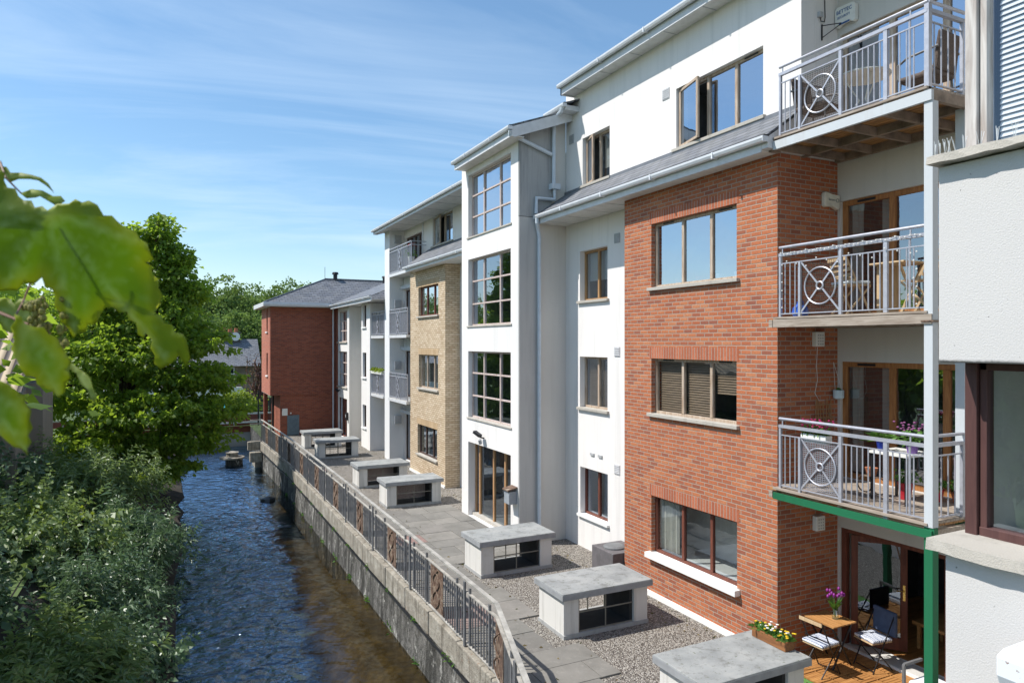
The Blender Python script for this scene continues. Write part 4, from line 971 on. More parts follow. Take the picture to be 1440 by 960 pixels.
def limbs(mb, base, lobes, r0, h0, k=7):
    base = Vector(base); top = Vector((base.x,base.y,base.z+h0)); mb.tube([base,(base+top)/2+Vector((random.uniform(-.1,.1),random.uniform(-.1,.1),0)),top],[r0*1.25,r0,r0*.85],k)
    for (c,r,wt) in lobes:
        c = Vector(c); mid = (top+c)/2+Vector((random.uniform(-.3,.3),random.uniform(-.3,.3),random.uniform(.0,.4))); q = max(.02,r0*.38)
        mb.tube([top-Vector((0,0,random.uniform(0,h0*.3))),mid,c],[q*1.2,q*.8,q*.4],6)
        for i in range(7):
            e = c+Vector((random.uniform(-1,1)*r[0],random.uniform(-1,1)*r[1],random.uniform(-.8,1)*r[2]))*.85; s0 = mid.lerp(c,random.uniform(.2,1))
            mb.tube([s0,(s0+e)/2+Vector((0,0,.12)),e],[q*.4,q*.25,q*.08],5)
n_ = len(LIT_[0]); D_ = RNG.normal(size=(n_,3)); D_[:,2] = .05*RNG.random(n_)
tag(leaf_obj('leaf_litter', leaf_arrays(np.stack([LIT_[0],LIT_[1],np.where(LIT_[0] < 6.3,.038,.012)],1), D_, .03+.05*RNG.random(n_), .02+.03*RNG.random(n_), .02, 0), leafmat('dry_leaves',[(0,(.10,.07,.035)),(1,(.20,.15,.07))],.1), None), kind='stuff')
n_ = 700; wy = 8+29*RNG.random(n_)**1.3; D_ = RNG.normal(size=(n_,3))*.5+np.array([-.4,0,1]); 
tag(leaf_obj('wall_weeds', leaf_arrays(np.stack([np.full(n_,4.40)+.03*RNG.normal(size=n_), np.round(wy/1.9)*1.9+.12*RNG.normal(size=n_), np.where(RNG.random(n_) < .5,-.47,-1.3)+.03*RNG.normal(size=n_)],1), D_, .05+.08*RNG.random(n_), .02+.03*RNG.random(n_), .1, .4), POTL, None), kind='stuff')
# ---- big sycamore on the left bank
ST = thing('sycamore_tree', (-1.6,33,.2), 'big sycamore leaning over the river on the left bank, bright lit crown', 'tree')
lobes = [((-.35,32.5,9.55),(.42,.6,.8),.4),((-1.35,32.8,9.0),(.55,.7,.85),.5),((.3,32.5,8.55),(.38,.6,.42),.3),((-.5,32.6,7.75),(.9,1.1,.7),.7),((.7,32.4,7.2),(.5,.8,.5),.4),((-2.2,33,7.4),(1.2,1.3,1.0),.9),((-.3,32.3,6.25),(1.35,1.4,.8),1.0),((-3.5,33,5.9),(1.5,1.5,1.2),1.1),((.6,32,5.1),(1.2,1.3,.6),.9),((-1.9,31.8,4.6),(1.8,1.6,.8),1.2),((.8,31.8,3.6),(1.5,1.4,.5),1.0),((-4.4,32,3.5),(1.6,1.6,1.1),1.0),((1.4,31.6,2.3),(1.3,1.3,.4),.8),((-1.2,31,2.6),(1.9,1.6,.6),1.1),((.5,31,1.2),(1.5,1.3,.4),.9),((-2.9,30.8,1.3),(1.9,1.4,.6),1.0),((-.7,30.6,.2),(1.3,1.2,.35),.7)]
tb = MB(); limbs(tb, (-1.8,33.4,-.2), lobes, .28, 2.6); tb.build('trunk', BARK, ST)
leaf_obj('crown', crown(lobes, 95, 34, .14, .18, .155, .5, .45, .25, 1.2), SYC, ST)
ST2 = thing('sycamore_tree', (-9,40,.2), 'darker broadleaf tree standing behind the riverside sycamore', 'tree')
lobes = [((-8,40,5),(3,3,3),1.3),((-5,42,4.5),(3,2.5,3),1.2),((-10.5,39,3.6),(3,3,3),1.2)]
tb = MB(); limbs(tb, (-8,40,0), lobes, .3, 2.5); tb.build('trunk', BARK, ST2); leaf_obj('crown', crown(lobes, 150, 40, .35, .24, .2), SYC, ST2)
# trees upstream on the left bank, mirrored in windows; two added unseen for shade
for i,(x,y,h,lab) in enumerate(((-9,20,7.5,'tall broadleaf tree on the left bank beyond the shrubs'),(-6.4,12.2,8.8,'unseen broadleaf tree added on the left bank to shade the shrubs'),(-4.9,8.6,8.0,'slim unseen tree added on the near left bank to shade the shrubs'),(-12,29,7.5,'broadleaf tree behind the left bank shed'))):
    t = thing('bank_tree', (x,y,.3), lab, 'tree'); q = .55 if 'slim' in lab else 1; lobes = [((x,y,h*.62),(2.6*q,2.6*q,h*.28),1.4),((x+1.5*q,y+1.2*q,h*.5),(2*q,2*q,h*.22),1),((x-1.4*q,y-1.2*q,h*.48),(2*q,2*q,h*.22),1)]
    tb = MB(); limbs(tb,(x,y,.2),lobes,.25,h*.3); tb.build('trunk',BARK,t); leaf_obj('crown',crown(lobes,90,34,.35,.26,.22),SYC,t)
# ---- distant trees on the hill
hill = MB(); rows = []
for i in range(25):
    row = []
    for j in range(12):
        x = -150+i*12.5+random.uniform(-2,2); y = 85+j*14; z = -0.06+max(0,(y-88))*.10*(.75+.35*math.sin(x*.04+1)); row.append((x,y,z))
    rows.append(row)
for i in range(24):
    for j in range(11): hill.quad(rows[i][j],rows[i+1][j],rows[i+1][j+1],rows[i][j+1])
hill.build('hillside', GRASS, smooth=True, tagkw=dict(kind='structure'))
hl = ['rounded hill tree just left of the brick wing roof','hill tree rising behind the slate roofed house','hill tree behind the chimney','hill tree at the left of the skyline, mostly behind the sycamore','hill tree peeping over the brick wing roof','low hill tree behind the brick wing eaves','hill tree deep in the gap between house and brick wing','left hill tree above the river bend','hill tree behind the riverside sycamore','far left hill tree hidden behind the shed']
for i,(x,y,zb,rr,hh) in enumerate(((10.5,98,0,5,10.2),(6,100,0,5.5,12.6),(7,88,0,4,8.2),(1.5,100,0,6,12.2),(15.5,106,0,6,13.4),(11.5,90,0,4,7.2),(11,112,0,6,12.5),(0,88,0,5,8.5),(-7,96,0,7,11),(-18,90,0,9,11))):
    t = thing('hill_tree', (x,y,zb), hl[i], 'tree', 'trees on the far hillside'); lobes = [((x,y,hh*.62),(rr*.8,rr*.8,hh*.36),1.2),((x+rr*.55,y-1,hh*.5),(rr*.55,rr*.5,hh*.3),.8),((x-rr*.55,y-1,hh*.48),(rr*.55,rr*.5,hh*.3),.8),((x,y-rr*.5,hh*.35),(rr*.8,rr*.4,hh*.3),.9)]
    tb = MB(); tb.tube([(x,y,zb-.5),(x,y,hh*.5)],[.4,.25],6); tb.build('trunk',BARK,t); leaf_obj('crown',crown(lobes,130,70,.42,.34,.30,.75,.7),HILLL,t)

# ---- shrubs on the left bank
def shoots(c, r, n, L=.55, leafL=.17, leafW=.045, pairs=7, upbias=.35, zmin=-.25):
    d = fib(n*2)+RNG.normal(size=(n*2,3))*.12; d = d[d[:,2] > zmin][:n]; n = len(d); ax = np.array(r)
    lump = .74+.42*np.sin(d[:,0:1]*5+c[0])*np.cos(d[:,1:2]*4+c[1])+.12*RNG.random((n,1))
    base = np.array(c)+d*ax*lump; dirs = d*.8+np.array([0,0,upbias])+RNG.normal(size=(n,3))*.3; dirs /= np.linalg.norm(dirs,axis=1,keepdims=True)
    Ls = L*(.5+.8*RNG.random(n)); out = []; side = np.cross(dirs,RNG.normal(size=(n,3))); side /= np.linalg.norm(side,axis=1,keepdims=True); oth = np.cross(dirs,side)
    for k in range(pairs):
        t = (k+.5)/pairs; p = base+dirs*(Ls*t)[:,None]; p[:,2] -= .10*Ls*t*t; s_ = side if k%2 == 0 else oth
        for sg in (1,-1):
            dr = dirs*(.35+.5*t)+s_*sg*.9+RNG.normal(size=p.shape)*.22; sc = (1.15-.55*t)*(.75+.5*RNG.random(n)); out.append(leaf_arrays(p,dr,leafL*sc,leafW*sc,.15,.35))
    return np.concatenate(out), base, dirs, Ls
sh = [((-.35,11.4,-.75),(.8,1.2,.75),'low dark tuft of shrub trailing into the water near the camera',BUD,220),
 ((-.45,15.2,-.75),(.8,1.2,.75),'low shrub trailing into the water between the brighter bushes',BUD,220),
 ((-.2,19.0,-.8),(.75,1.2,.7),'low shrub at the water edge below the silvery one',BUD,200),
 ((-2.6,7.6,-.5),(1.5,1.2,.9),'dark ground shrub at the bottom edge of the bank',BUD,260),
 ((-4.9,23.5,1.0),(1.9,2.2,1.5),'dense grey green shrub at the far left of the bank, below the shed wall',BUD,420),
 ((-2.1,24.0,.8),(1.8,1.9,1.25),'pale leaved shrub at the foot of the sycamore',BUD,420),
 ((-.55,21.0,-.1),(1.1,1.7,1.0),'silvery shrub leaning over the water, farthest along the bank',BUD,320),
 ((-2.9,19.4,.55),(1.8,1.8,1.45),'bushy shrub in the middle of the left bank with lime tips',BUD,430),
 ((-5.6,18.3,.9),(1.9,2.0,1.5),'broad dark shrub at the left picture edge, upper one',BUD,430),
 ((-.95,17.0,-.25),(1.15,1.7,1.1),'shrub overhanging the water in the middle of the bank',BUD,360),
 ((-3.6,15.0,.65),(1.8,1.7,1.4),'large grey green shrub in the centre of the near bank',BUD,460),
 ((-1.25,13.2,-.30),(1.2,1.6,1.1),'brightly lit shrub at the water edge, near bank',BUD,420),
 ((-5.9,13.0,.8),(1.7,1.8,1.5),'grey green shrub at the left picture edge, middle one',BUD,400),
 ((-3.0,11.2,-.1),(1.7,1.5,1.2),'shaded shrub low on the near bank',BUD,380),
 ((-1.4,9.6,-.6),(1.3,1.4,.95),'dark low shrub beside the water nearest the camera',BUD,340),
 ((-4.3,8.4,-.1),(1.7,1.5,1.1),'dark shrub in the bottom left corner',BUD,340)]
for si,(c,r,lab,mt,n) in enumerate(sh):
    mt = BUD if 'dark' in lab or 'shaded' in lab else (BUD2 if 'lit' in lab or 'lime' in lab or 'pale' in lab else BUD3)  # lit shrub gets brighter leaves, its sunlight put into the leaf colour
    c = (c[0]-(.62 if c[1] < 22 else .3),c[1],c[2]-.60+random.uniform(-.12,.12)); r = tuple(q*random.uniform(.92,1.08) for q in r)
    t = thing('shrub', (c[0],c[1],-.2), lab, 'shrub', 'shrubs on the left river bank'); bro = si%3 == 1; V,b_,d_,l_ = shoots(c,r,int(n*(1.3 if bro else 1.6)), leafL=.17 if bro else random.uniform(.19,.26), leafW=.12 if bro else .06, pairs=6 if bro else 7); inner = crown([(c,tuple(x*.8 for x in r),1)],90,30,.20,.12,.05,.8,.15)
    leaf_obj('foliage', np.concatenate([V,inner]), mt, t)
    if 'lime' in lab or 'pale' in lab: leaf_obj('leaves', crown([((c[0],c[1],c[2]+r[2]*.75),(r[0]*.8,r[1]*.8,.35),1)],26,14,.10,.10,.09), LIME, t)
    if si % 2 == 0 and not bro:
        k_ = RNG.choice(len(b_), 16, replace=False); pp = (b_+d_*l_[:,None])[k_]; pp = np.repeat(pp,14,axis=0)+RNG.normal(size=(16*14,3))*np.array([.03,.03,.07]); leaf_obj('seed_heads', leaf_arrays(pp, RNG.normal(size=pp.shape)+np.array([0,0,.8]), .03+.02*RNG.random(len(pp)), .02+.01*RNG.random(len(pp))), DEAD, t)
    tb = MB(); rt = Vector((c[0],c[1],c[2]-r[2]-.2))
    for i in range(0,len(b_),12): tb.tube([rt+Vector((random.uniform(-.3,.3),random.uniform(-.3,.3),0)),Vector(b_[i])*.55+rt*.45,Vector(b_[i])],[.022,.014,.006],5)
    tb.build('stems', BARK, t)
# bright sprays poking out at the bottom left
for (x,y,z,lab) in ((-1.28,8.0,1.05,'bright green spray of leaves at the bottom of the bank shrubs'),(-2.85,7.3,1.2,'bright leafy spray at the bottom left corner')):
    t = thing('leafy_spray',(x,y,z),lab,'foliage'); pts = [(x-.05,y,z-1.6),(x,y,z-.4),(x+.15,y+.1,z)]; MB().tube(pts,[.014,.009,.004],5).build('stem',BARK,t)
    m = 26; tt = RNG.random(m); P_ = np.array(pts[1])+(np.array(pts[2])-np.array(pts[1]))*tt[:,None]; leaf_obj('leaves', leaf_arrays(P_,RNG.normal(size=(m,3))+np.array([.3,0,.3]),.08+.03*RNG.random(m),.04+.0*tt),LIME,t)

# ---- foreground sycamore branch, close to the lens
F = 980.; aa = math.atan(480/980.); CAM = Vector((0,0,5.07)); FWD = Vector((math.sin(aa),math.cos(aa),0)); RGT = Vector((math.cos(aa),-math.sin(aa),0)); UP = Vector((0,0,1))
def at(px,py,D): return CAM+FWD*D+RGT*((px-720)/F*D)-UP*((py-482)/F*D)
FB = thing('sycamore_branch', at(20,430,.66), 'close sycamore twig with big soft lobed leaves hanging into the left of the view', 'branch')
def segd(p,a,b):
    ap = (p[0]-a[0],p[1]-a[1]); ab = (b[0]-a[0],b[1]-a[1]); t = max(0,min(1,(ap[0]*ab[0]+ap[1]*ab[1])/(ab[0]**2+ab[1]**2+1e-9))); return math.hypot(ap[0]-ab[0]*t,ap[1]-ab[1]*t), t
def leafcloseup():
    m = N('close_sycamore_leaf'); at_ = m.n('ShaderNodeAttribute'); at_.attribute_name = 'vein'; sep = m.n('ShaderNodeSeparateColor'); m.set(sep.inputs[0], at_.outputs['Color'])
    c = m.mix(sep.outputs[1], (.11,.175,.02), (.19,.24,.022)); c = m.mix(m.ramp(m.noise(28,4),[(.35,0),(.7,.5)]), c, (.05,.095,.015)); c = m.mix(sep.outputs[0], c, (.36,.44,.22)); m.col(c,.52,0,.35)
    tl = m.n('ShaderNodeBsdfTranslucent'); m.set(tl.inputs[0], m.mix(sep.outputs[1], (.44,.62,.05), (.66,.72,.06))); mx = m.n('ShaderNodeMixShader'); mx.inputs[0].default_value = .5
    m.set(mx.inputs[1], m.b.outputs[0]); m.set(mx.inputs[2], tl.outputs[0]); m.set(m.out.inputs['Surface'], mx.outputs[0]); m.bump(m.noise(90,3),.3,.002); return m.m
LCL = leafcloseup()
def big_leaf(outline, root, tips, D, fn):
    poly = []
    for i in range(len(outline)):         # fine serration between the traced corners
        a = outline[i]; b = outline[(i+1)%len(outline)]; n = max(1,int(math.hypot(b[0]-a[0],b[1]-a[1])/9))
        for k in range(n):
            t = k/n; j = (3.4 if k%2 else -2.2) if n > 1 else 0; nx, ny = -(b[1]-a[1]), (b[0]-a[0]); l = math.hypot(nx,ny)+1e-6; poly.append((a[0]+(b[0]-a[0])*t-nx/l*j, a[1]+(b[1]-a[1])*t-ny/l*j))
    xs = [p[0] for p in poly]; ys = [p[1] for p in poly]; inner = []
    x = min(xs)
    while x < max(xs):
        y = min(ys)
        while y < max(ys): inner.append((x+random.uniform(-2,2),y+random.uniform(-2,2))); y += 8
        x += 8
    def inside(p):
        c = False; j = len(poly)-1
        for i in range(len(poly)):
            if (poly[i][1] > p[1]) != (poly[j][1] > p[1]) and p[0] < (poly[j][0]-poly[i][0])*(p[1]-poly[i][1])/(poly[j][1]-poly[i][1])+poly[i][0]: c = not c
            j = i
        return c
    inner = [p for p in inner if inside(p)]
    vs = [Vector(p) for p in poly+inner]; ed = [(i,(i+1)%len(poly)) for i in range(len(poly))]
    rv, re, rfc, *_ = delaunay_2d_cdt(vs, ed, [list(range(len(poly)))], 1, 1e-3)
    off = wloc(FB); me = bpy.data.meshes.new('leaf'); co = []; vein = []
    veins = [(root,t,2.6) for t in tips]
    for t in tips:
        L = math.hypot(t[0]-root[0],t[1]-root[1]); ux,uy = (t[0]-root[0])/L,(t[1]-root[1])/L
        for k in range(2,8):
            b = (root[0]+ux*L*k/9,root[1]+uy*L*k/9)
            for s_ in (1,-1): veins.append((b,(b[0]+(ux*.75-uy*s_*.66)*L*.26,b[1]+(uy*.75+ux*s_*.66)*L*.26),1.2))
    for p in rv:
        dmin = min(segd(p,r_,t)[0] for r_,t,w in veins[:len(tips)]); v = max(max(0,1-segd(p,r_,t)[0]/(w*2.2))*(1 if w > 2 else .45) for r_,t,w in veins)
        de = min(segd(p,poly[i],poly[(i+1)%len(poly)])[0] for i in range(0,len(poly)))
        z = D+fn(p[0],p[1])-.003*max(0,1-dmin/30)+.0012*math.sin(p[0]*.045+p[1]*.03); co.append(tuple(at(p[0],p[1],z)-off)); vein.append((v,max(0,1-de/26),0,1))
    me.from_pydata(co,[],[tuple(f) for f in rfc]); ca = me.color_attributes.new('vein','FLOAT_COLOR','POINT')
    for i,v in enumerate(vein): ca.data[i].color = v
    me.shade_smooth(); o = link('leaf', me, LCL, FB); md = o.modifiers.new('Solidify','SOLIDIFY'); md.thickness = .0004; return o
LA = [(67,296),(80,287),(97,284),(125,282),(137,288),(147,301),(165,311),(180,320),(198,335),(210,352),(217,366),(206,368),(216,384),(225,405),(226,425),(218,440),(232,452),(248,466),(262,478),(267,492),(262,514),(252,500),(240,512),(224,519),(216,500),(214,478),(205,468),(203,475),(194,470),(190,455),(178,440),(160,432),(148,432),(142,445),(125,458),(103,476),(94,462),(84,440),(72,408),(60,392),(35,400),(10,410),(-20,400),(-60,380),(-60,250),(-30,240),(0,236),(12,262),(35,280),(50,290)]
big_leaf(LA,(67,298),[(235,505),(105,465),(210,345),(-40,330),(10,400)],.66,lambda x,y:.00026*max(0,y-300)+.00010*max(0,x-67)-.0004*max(0,x-215))
big_leaf([(35,455),(50,458),(70,468),(86,486),(97,500),(99,520),(95,540),(83,558),(72,548),(60,546),(50,530),(36,528),(28,516),(20,500),(17,470),(22,440)],(34,456),[(83,556),(24,515),(95,520)],.60,lambda x,y:.0003*(y-450))
big_leaf([(-40,530),(0,535),(14,541),(26,550),(38,566),(44,590),(42,612),(40,640),(30,630),(20,628),(8,618),(0,612),(-20,620),(-40,640)],(-30,545),[(40,636),(0,610),(40,580)],.52,lambda x,y:.0002*(y-540))
big_leaf([(98,508),(108,516),(118,523),(127,531),(133,545),(133,567),(128,560),(124,548),(114,540),(106,526)],(99,509),[(132,564)],.63,lambda x,y:-.0003*(x-100))
big_leaf([(-20,225),(0,232),(15,243),(30,243),(45,246),(58,250),(68,258),(77,272),(66,262),(54,254),(42,252),(26,252),(16,256),(6,250),(-20,262)],(-20,240),[(76,270)],.70,lambda x,y:0)
big_leaf([(28,272),(44,266),(60,268),(76,274),(92,283),(80,290),(70,284),(56,276),(50,280)],(28,272),[(92,283)],.69,lambda x,y:.0002*x)
big_leaf([(-30,415),(0,418),(20,426),(38,420),(52,432),(60,450),(48,452),(40,470),(28,462),(14,470),(0,452),(-30,450)],(-25,430),[(58,450),(28,466)],.74,lambda x,y:0)
st = MB(); st.tube([at(-40,425,.68),at(0,440,.67),at(20,448,.66),at(40,456,.63)],[.0022,.0018,.0014,.0009],7); st.tube([at(20,448,.67),at(34,420,.72),at(50,380,.74),at(64,320,.70),at(67,298,.665)],.0010,6); st.tube([at(-30,215,.7),at(0,228,.7),at(8,250,.69),at(30,272,.69)],[.002,.0015,.001,.0007],6)
st.build('stem', simple('red_brown_petiole',(.16,.07,.03),.5), FB)
fc = []; sd = MB()
for s_ in range(5):
    x0 = random.uniform(35,95); y0 = random.uniform(415,440); x1 = x0+random.uniform(-12,16); y1 = y0+random.uniform(50,80); sd.tube([at(x0,y0,.70),at((x0+x1)/2,(y0+y1)/2,.70),at(x1,y1,.69)],.0006,5)
    for i in range(16):
        t = random.random(); p = at(x0+(x1-x0)*t+random.uniform(-9,9),y0+(y1-y0)*t+random.uniform(-6,6),.70+random.uniform(-.01,.01)); fc.append(p)
ff = MB()
for p in fc: ff.lathe((p.x,p.y,p.z),[(.0006,-.004),(.0028,-.002),(.003,.001),(.0008,.004)],6)
sd.build('flower_stalks', LIME, FB); ff.build('flower_cluster', simple('olive_flowers',(.22,.20,.03),.6,0,.4,300), FB)

# ================================================================== BACKGROUND LEFT AND RIVER END
SH = thing('riverside_shed', (-5,27,.3), 'concrete walled shed with a ribbed brown roof at the left picture edge', 'shed')
def ribroof():
    m = N('ribbed_roof'); w_ = m.n('ShaderNodeTexWave'); m.set(w_.inputs['Vector'], m.map((1,0,0))); w_.inputs['Scale'].default_value = 1.1; c = m.ramp(w_.outputs['Fac'], [(.25,(.06,.045,.035)),(.5,(.44,.33,.20)),(1,(.50,.39,.25))]); m.col(c,.7); m.bump(w_.outputs['Fac'],.8,.04); return m.m
# walls: corner seen at px 35..65
SHW = render_wall('shed_concrete',(.27,.24,.20),.5,.6,(.09,.09,.085))
MB().box(-10,-3.85,23.3,29,-.8,3.66).build('wall', SHW, SH); MB().box(-4.6,-3.45,25.0,27,-.8,3.86).build('wall', SHW, SH)
RB = ribroof(); rr_ = MB()
rr_.quad((-10,22.9,3.72),(-3.66,22.9,3.72),(-3.66,26.4,5.55),(-10,26.4,5.55)).quad((-10,22.9,3.66),(-3.66,22.9,3.66),(-3.66,26.4,5.49),(-10,26.4,5.49)).quad((-10,26.4,5.55),(-3.66,26.4,5.55),(-3.66,29.6,3.8),(-10,29.6,3.8)); rr_.build('roof', RB, SH)
MB().box(-10,-3.62,22.86,22.9,3.6,3.74).quad((-3.64,22.9,3.6),(-3.64,26.4,5.42),(-3.64,26.4,5.6),(-3.64,22.9,3.76)).quad((-3.85,23.3,3.66),(-3.85,29,3.66),(-3.85,26.4,5.45)).build('fascia', GALVD, SH)

# bridge across the river end
BR = thing('road_bridge', (2,46.6,-.5), 'low brick and concrete bridge across the river end with two white rails', 'bridge')
MB().box(-6,4.9,46.5,47.1,-1.9,-.5).build('abutment', render_wall('bridge_concrete',(.46,.45,.42),.4,.4), BR)
MB().box(-6,6.6,46.45,47.1,-.49,.06).build('parapet', DBRICK, BR)
rl = MB()
for z in (.12,.66): rl.bar((-6,46.4,z),(6.6,46.4,z),.06,.10)
rl.build('rails', GUT, BR); rp = MB()
for i in range(8): rp.box(-5.5+i*1.5,-5.42+i*1.5,46.42,46.5,-.1,.7)
rp.each('rail_post', PLG, BR); MB().box(-6,6.6,46.55,46.6,.16,.60).build('infill', simple('maroon_panel',(.16,.05,.045),.7), BR)
# concrete footing in the water
FT = thing('stone_footing', (3.0,39.3,-1.4), 'round capped concrete footing standing in the water at the river end', 'footing')
MB().lathe((3.0,39.4,-1.9),[(.45,0),(.42,.85),(.38,.9)],12).build('base', RWALL, FT); MB().lathe((2.9,39.4,-1.0),[(.62,0),(.62,.08),(.3,.12),(.28,.3),(.34,.33),(.1,.38)],14).build('cap', BEAM, FT)
ROK = thing('river_stone', (3.55,29.9,-1.3), 'small dark boulder breaking the river surface below the railing', 'stone')
MB().lathe((3.55,29.9,-1.55),[(.30,0),(.34,.15),(.26,.30),(.08,.36)],9).build('rock', simple('wet_rock',(.04,.038,.035),.4,0,.3,5,.6), ROK)
# slate roofed house
HS = thing('stone_house', (-4,62,0), 'stone house with slate roof and chimney beyond the river bend', 'house')
stone = brick('rubble_stone', [(.20,.16,.12),(.26,.21,.16),(.16,.13,.10),(.30,.24,.18)], (.18,.15,.12), .5, .22)
holes_wall('wall', stone, HS, 'y', 61, -11, 6.2, -.5, 3.35, [(3.6,4.7,2.0,3.1),(.6,1.7,2.0,3.1)])
MB().prism([(61.01,-.5),(66,-.5),(66,3.25),(63.5,5.3),(61.01,3.3)],'x',6.2,6.5).build('wall', stone, HS)
for x0 in (3.6,.6):
    wi = MB().box(x0,x0+1.1,61.08,61.12,2.0,2.1).box(x0,x0+1.1,61.08,61.12,3.0,3.1).box(x0,x0+.1,61.08,61.12,2.1,3.0).box(x0+1.0,x0+1.1,61.08,61.12,2.1,3.0).box(x0+.5,x0+.6,61.08,61.12,2.1,3.0).box(x0+.1,x0+1,61.082,61.118,2.5,2.57).build('window', GUT, HS)
    MB().quad((x0+.05,61.14,2.05),(x0+1.05,61.14,2.05),(x0+1.05,61.14,3.05),(x0+.05,61.14,3.05)).build('pane', simple('dark_pane',(.02,.03,.04),.1), wi)
MB().quad((-11,60.6,3.2),(6.7,60.6,3.2),(6.7,63.5,5.4),(-11,63.5,5.4)).quad((-11,66.4,3.2),(6.7,66.4,3.2),(6.7,63.5,5.43),(-11,63.5,5.43)).build('roof', SLATE, HS)
ch = MB().box(3.7,5.3,63.1,64.0,4.9,5.85).box(3.62,5.38,63.0,64.1,5.85,5.98).build('chimney', simple('chimney_render',(.10,.09,.085),.9), HS)
for x in (4.0,4.5,5.0): MB().lathe((x,63.5,5.98),[(.16,0),(.14,.35)],8).build('chimney_pot', TERRA, ch)
SD = thing('satellite_dish', (4.9,62.9,5.6), 'white satellite dish fixed to the chimney of the stone house', 'satellite dish')
ds = MB(); cc = Vector((4.9,62.9,5.6))
ds.tube([cc+Vector((0,.05,0)),cc+Vector((0,.02,0)),cc,cc+Vector((.0,-.06,0))],[.05,.2,.3,.36],14); ds.build('dish', PLW, SD); MB().bar(cc,cc+Vector((0,-.3,-.1)),.03).build('feed_arm', PLG, SD)
WW = thing('white_wall', (-4,57,0), 'low white garden wall in front of the stone house', 'wall')
MB().prism([(-6,-.1),(5.7,-.1),(5.7,.55),(4.9,1.7),(-6,1.7)],'y',57,57.25).build('wall_face', WHITE, WW)
FN = thing('dark_fence', (2.6,52,0), 'dark timber fence panel between the house and the brick wing', 'fence')
fm = MB()
for i in range(16): fm.box(4.95+i*.22,5.13+i*.22,52,52.05,-.1,1.2)
fm.box(4.9,8.4,52.05,52.1,.2,.3).box(4.9,8.4,52.05,52.1,.95,1.05); fm.build('boards', simple('dark_stained_timber',(.06,.05,.045),.8), FN)
PL = thing('lamp_pole', (3.3,45.8,0), 'thin dark pole standing on the bridge beside the brick wing', 'pole')
MB().tube([(4.9,45.9,-.1),(4.9,45.9,2.1)],[.05,.04],8).build('pole', BLACKM, PL); MB().bar((4.5,45.9,1.9),(5.6,45.9,1.9),.03).build('crossbar', BLACKM, PL)
TQ = thing('garden_parasol', (3.2,50,0), 'turquoise parasol half hidden by leaves near the bridge', 'parasol')
MB().lathe((3.2,50,.75),[(.7,0),(.45,.3),(.05,.5)],8).build('canopy', simple('turquoise_cloth',(.02,.40,.50),.7), TQ); MB().tube([(3.2,50,-.1),(3.2,50,1.1)],.03,6).build('pole', PLG, TQ)
IV = thing('bare_climber', (6.3,58,0), 'reddish bare climber against the gable of the stone house', 'plant')
im = MB()
for i in range(26):
    x = 1.4+random.uniform(-.3,.9); pts = [(6.2,58,0)]; z = 0
    while z < 3.8*random.uniform(.6,1): z += .5; pts.append((pts[-1][0]+random.uniform(-.2,.2)+(x-1.6)*.08,58+random.uniform(-.3,.3),z))
    if len(pts) > 2: im.tube(pts,[.06*(1-j/len(pts))+.015 for j in range(len(pts))],5)
im.build('stems', simple('red_brown_bark',(.13,.06,.045),.9), IV); leaf_obj('leaves', crown([((6.3,58,2.2),(.9,.6,1.8),1)],60,10,.18,.14,.10), leafmat('russet_leaves',[(0,(.12,.05,.03)),(1,(.16,.10,.04))],.1,(.2,.1,.03)), IV)
GB = thing('garden_bush', (3.8,50.5,0), 'bright green garden bush beyond the bridge', 'shrub')
leaf_obj('foliage', crown([((3.7,50.5,.95),(1.0,.9,.75),1),((4.5,50.5,.7),(.7,.8,.6),.6)],90,40,.2,.16,.13), LIME, GB); MB().tube([(3.8,50.5,-.1),(3.8,50.5,.8)],[.08,.05],6).build('stem', BARK, GB)

# ================================================================== BALCONY AND PATIO FURNITURE
PT = 'patio folding chairs'
def folding_chair(mf, mw, cushion=None, slats=3, label='', loc=(0,0,0), rot=0, cat='chair', group=None, zs=.45):
    r = thing('folding_chair', (0,0,0), label, cat, group); f = MB(); fw_c = .016 if mf is BLACKM else .028
    for y in (-.19,.19):
        f.bar((-.22,y,.85),(.20,y,.0),fw_c,.012,(0,1,0)); f.bar((.20,y*.9,zs-.02),(-.20,y*.9,0),fw_c,.012,(0,1,0))
    f.bar((-.12,-.19,.55),(-.12,.19,.55),.012); f.bar((.17,-.17,.03),(.17,.17,.03),.012)
    f.build('frame', mf, r); s_ = MB()
    for i in range(5): s_.box(-.18+i*.08,-.115+i*.08,-.18,.18,zs-.015,zs)
    s_.build('seat', mw, r); b = MB()
    for i in range(slats): z = .84-i*.075; b.box(-.235+i*.037,-.22+i*.037,-.2,.2,z-.05,z)
    b.build('backrest', mw, r)
    if cushion: 
        o = MB().box(-.19,.2,-.19,.19,zs+.004,zs+.05).build('cushion', cushion, r, .02)
    r.location = loc; r.rotation_euler.z = rot; return r
def striped():
    m = N('striped_cushion'); t_ = m.n('ShaderNodeTexCoord'); w_ = m.n('ShaderNodeTexWave'); m.set(w_.inputs['Vector'], m.map((1,.3,0),t_.outputs['Object'])); w_.inputs['Scale'].default_value = 9; w_.inputs['Distortion'].default_value = 4; w_.inputs['Detail Scale'].default_value = 2
    m.col(m.ramp(w_.outputs['Fac'], [(.35,(.10,.14,.26)),(.5,(.72,.75,.80))]), .9); return m.m
CUS = striped(); z = .04
folding_chair(BLACKM, BEECH, CUS, 1, 'black folding chair with pale wooden top rail and striped cushion, nearer the vent housing', (8.93,7.50,z), R(2), group=PT)
ch2 = folding_chair(BLACKM, BEECH, CUS, 1, 'black folding chair draped with a navy cloth beside the open door', (9.80,7.25,z), R(172), group=PT)
o = MB().box(-.262,-.20,-.215,.215,.50,.88).build('draped_cloth', DBLUE, None, .02); o.parent = ch2
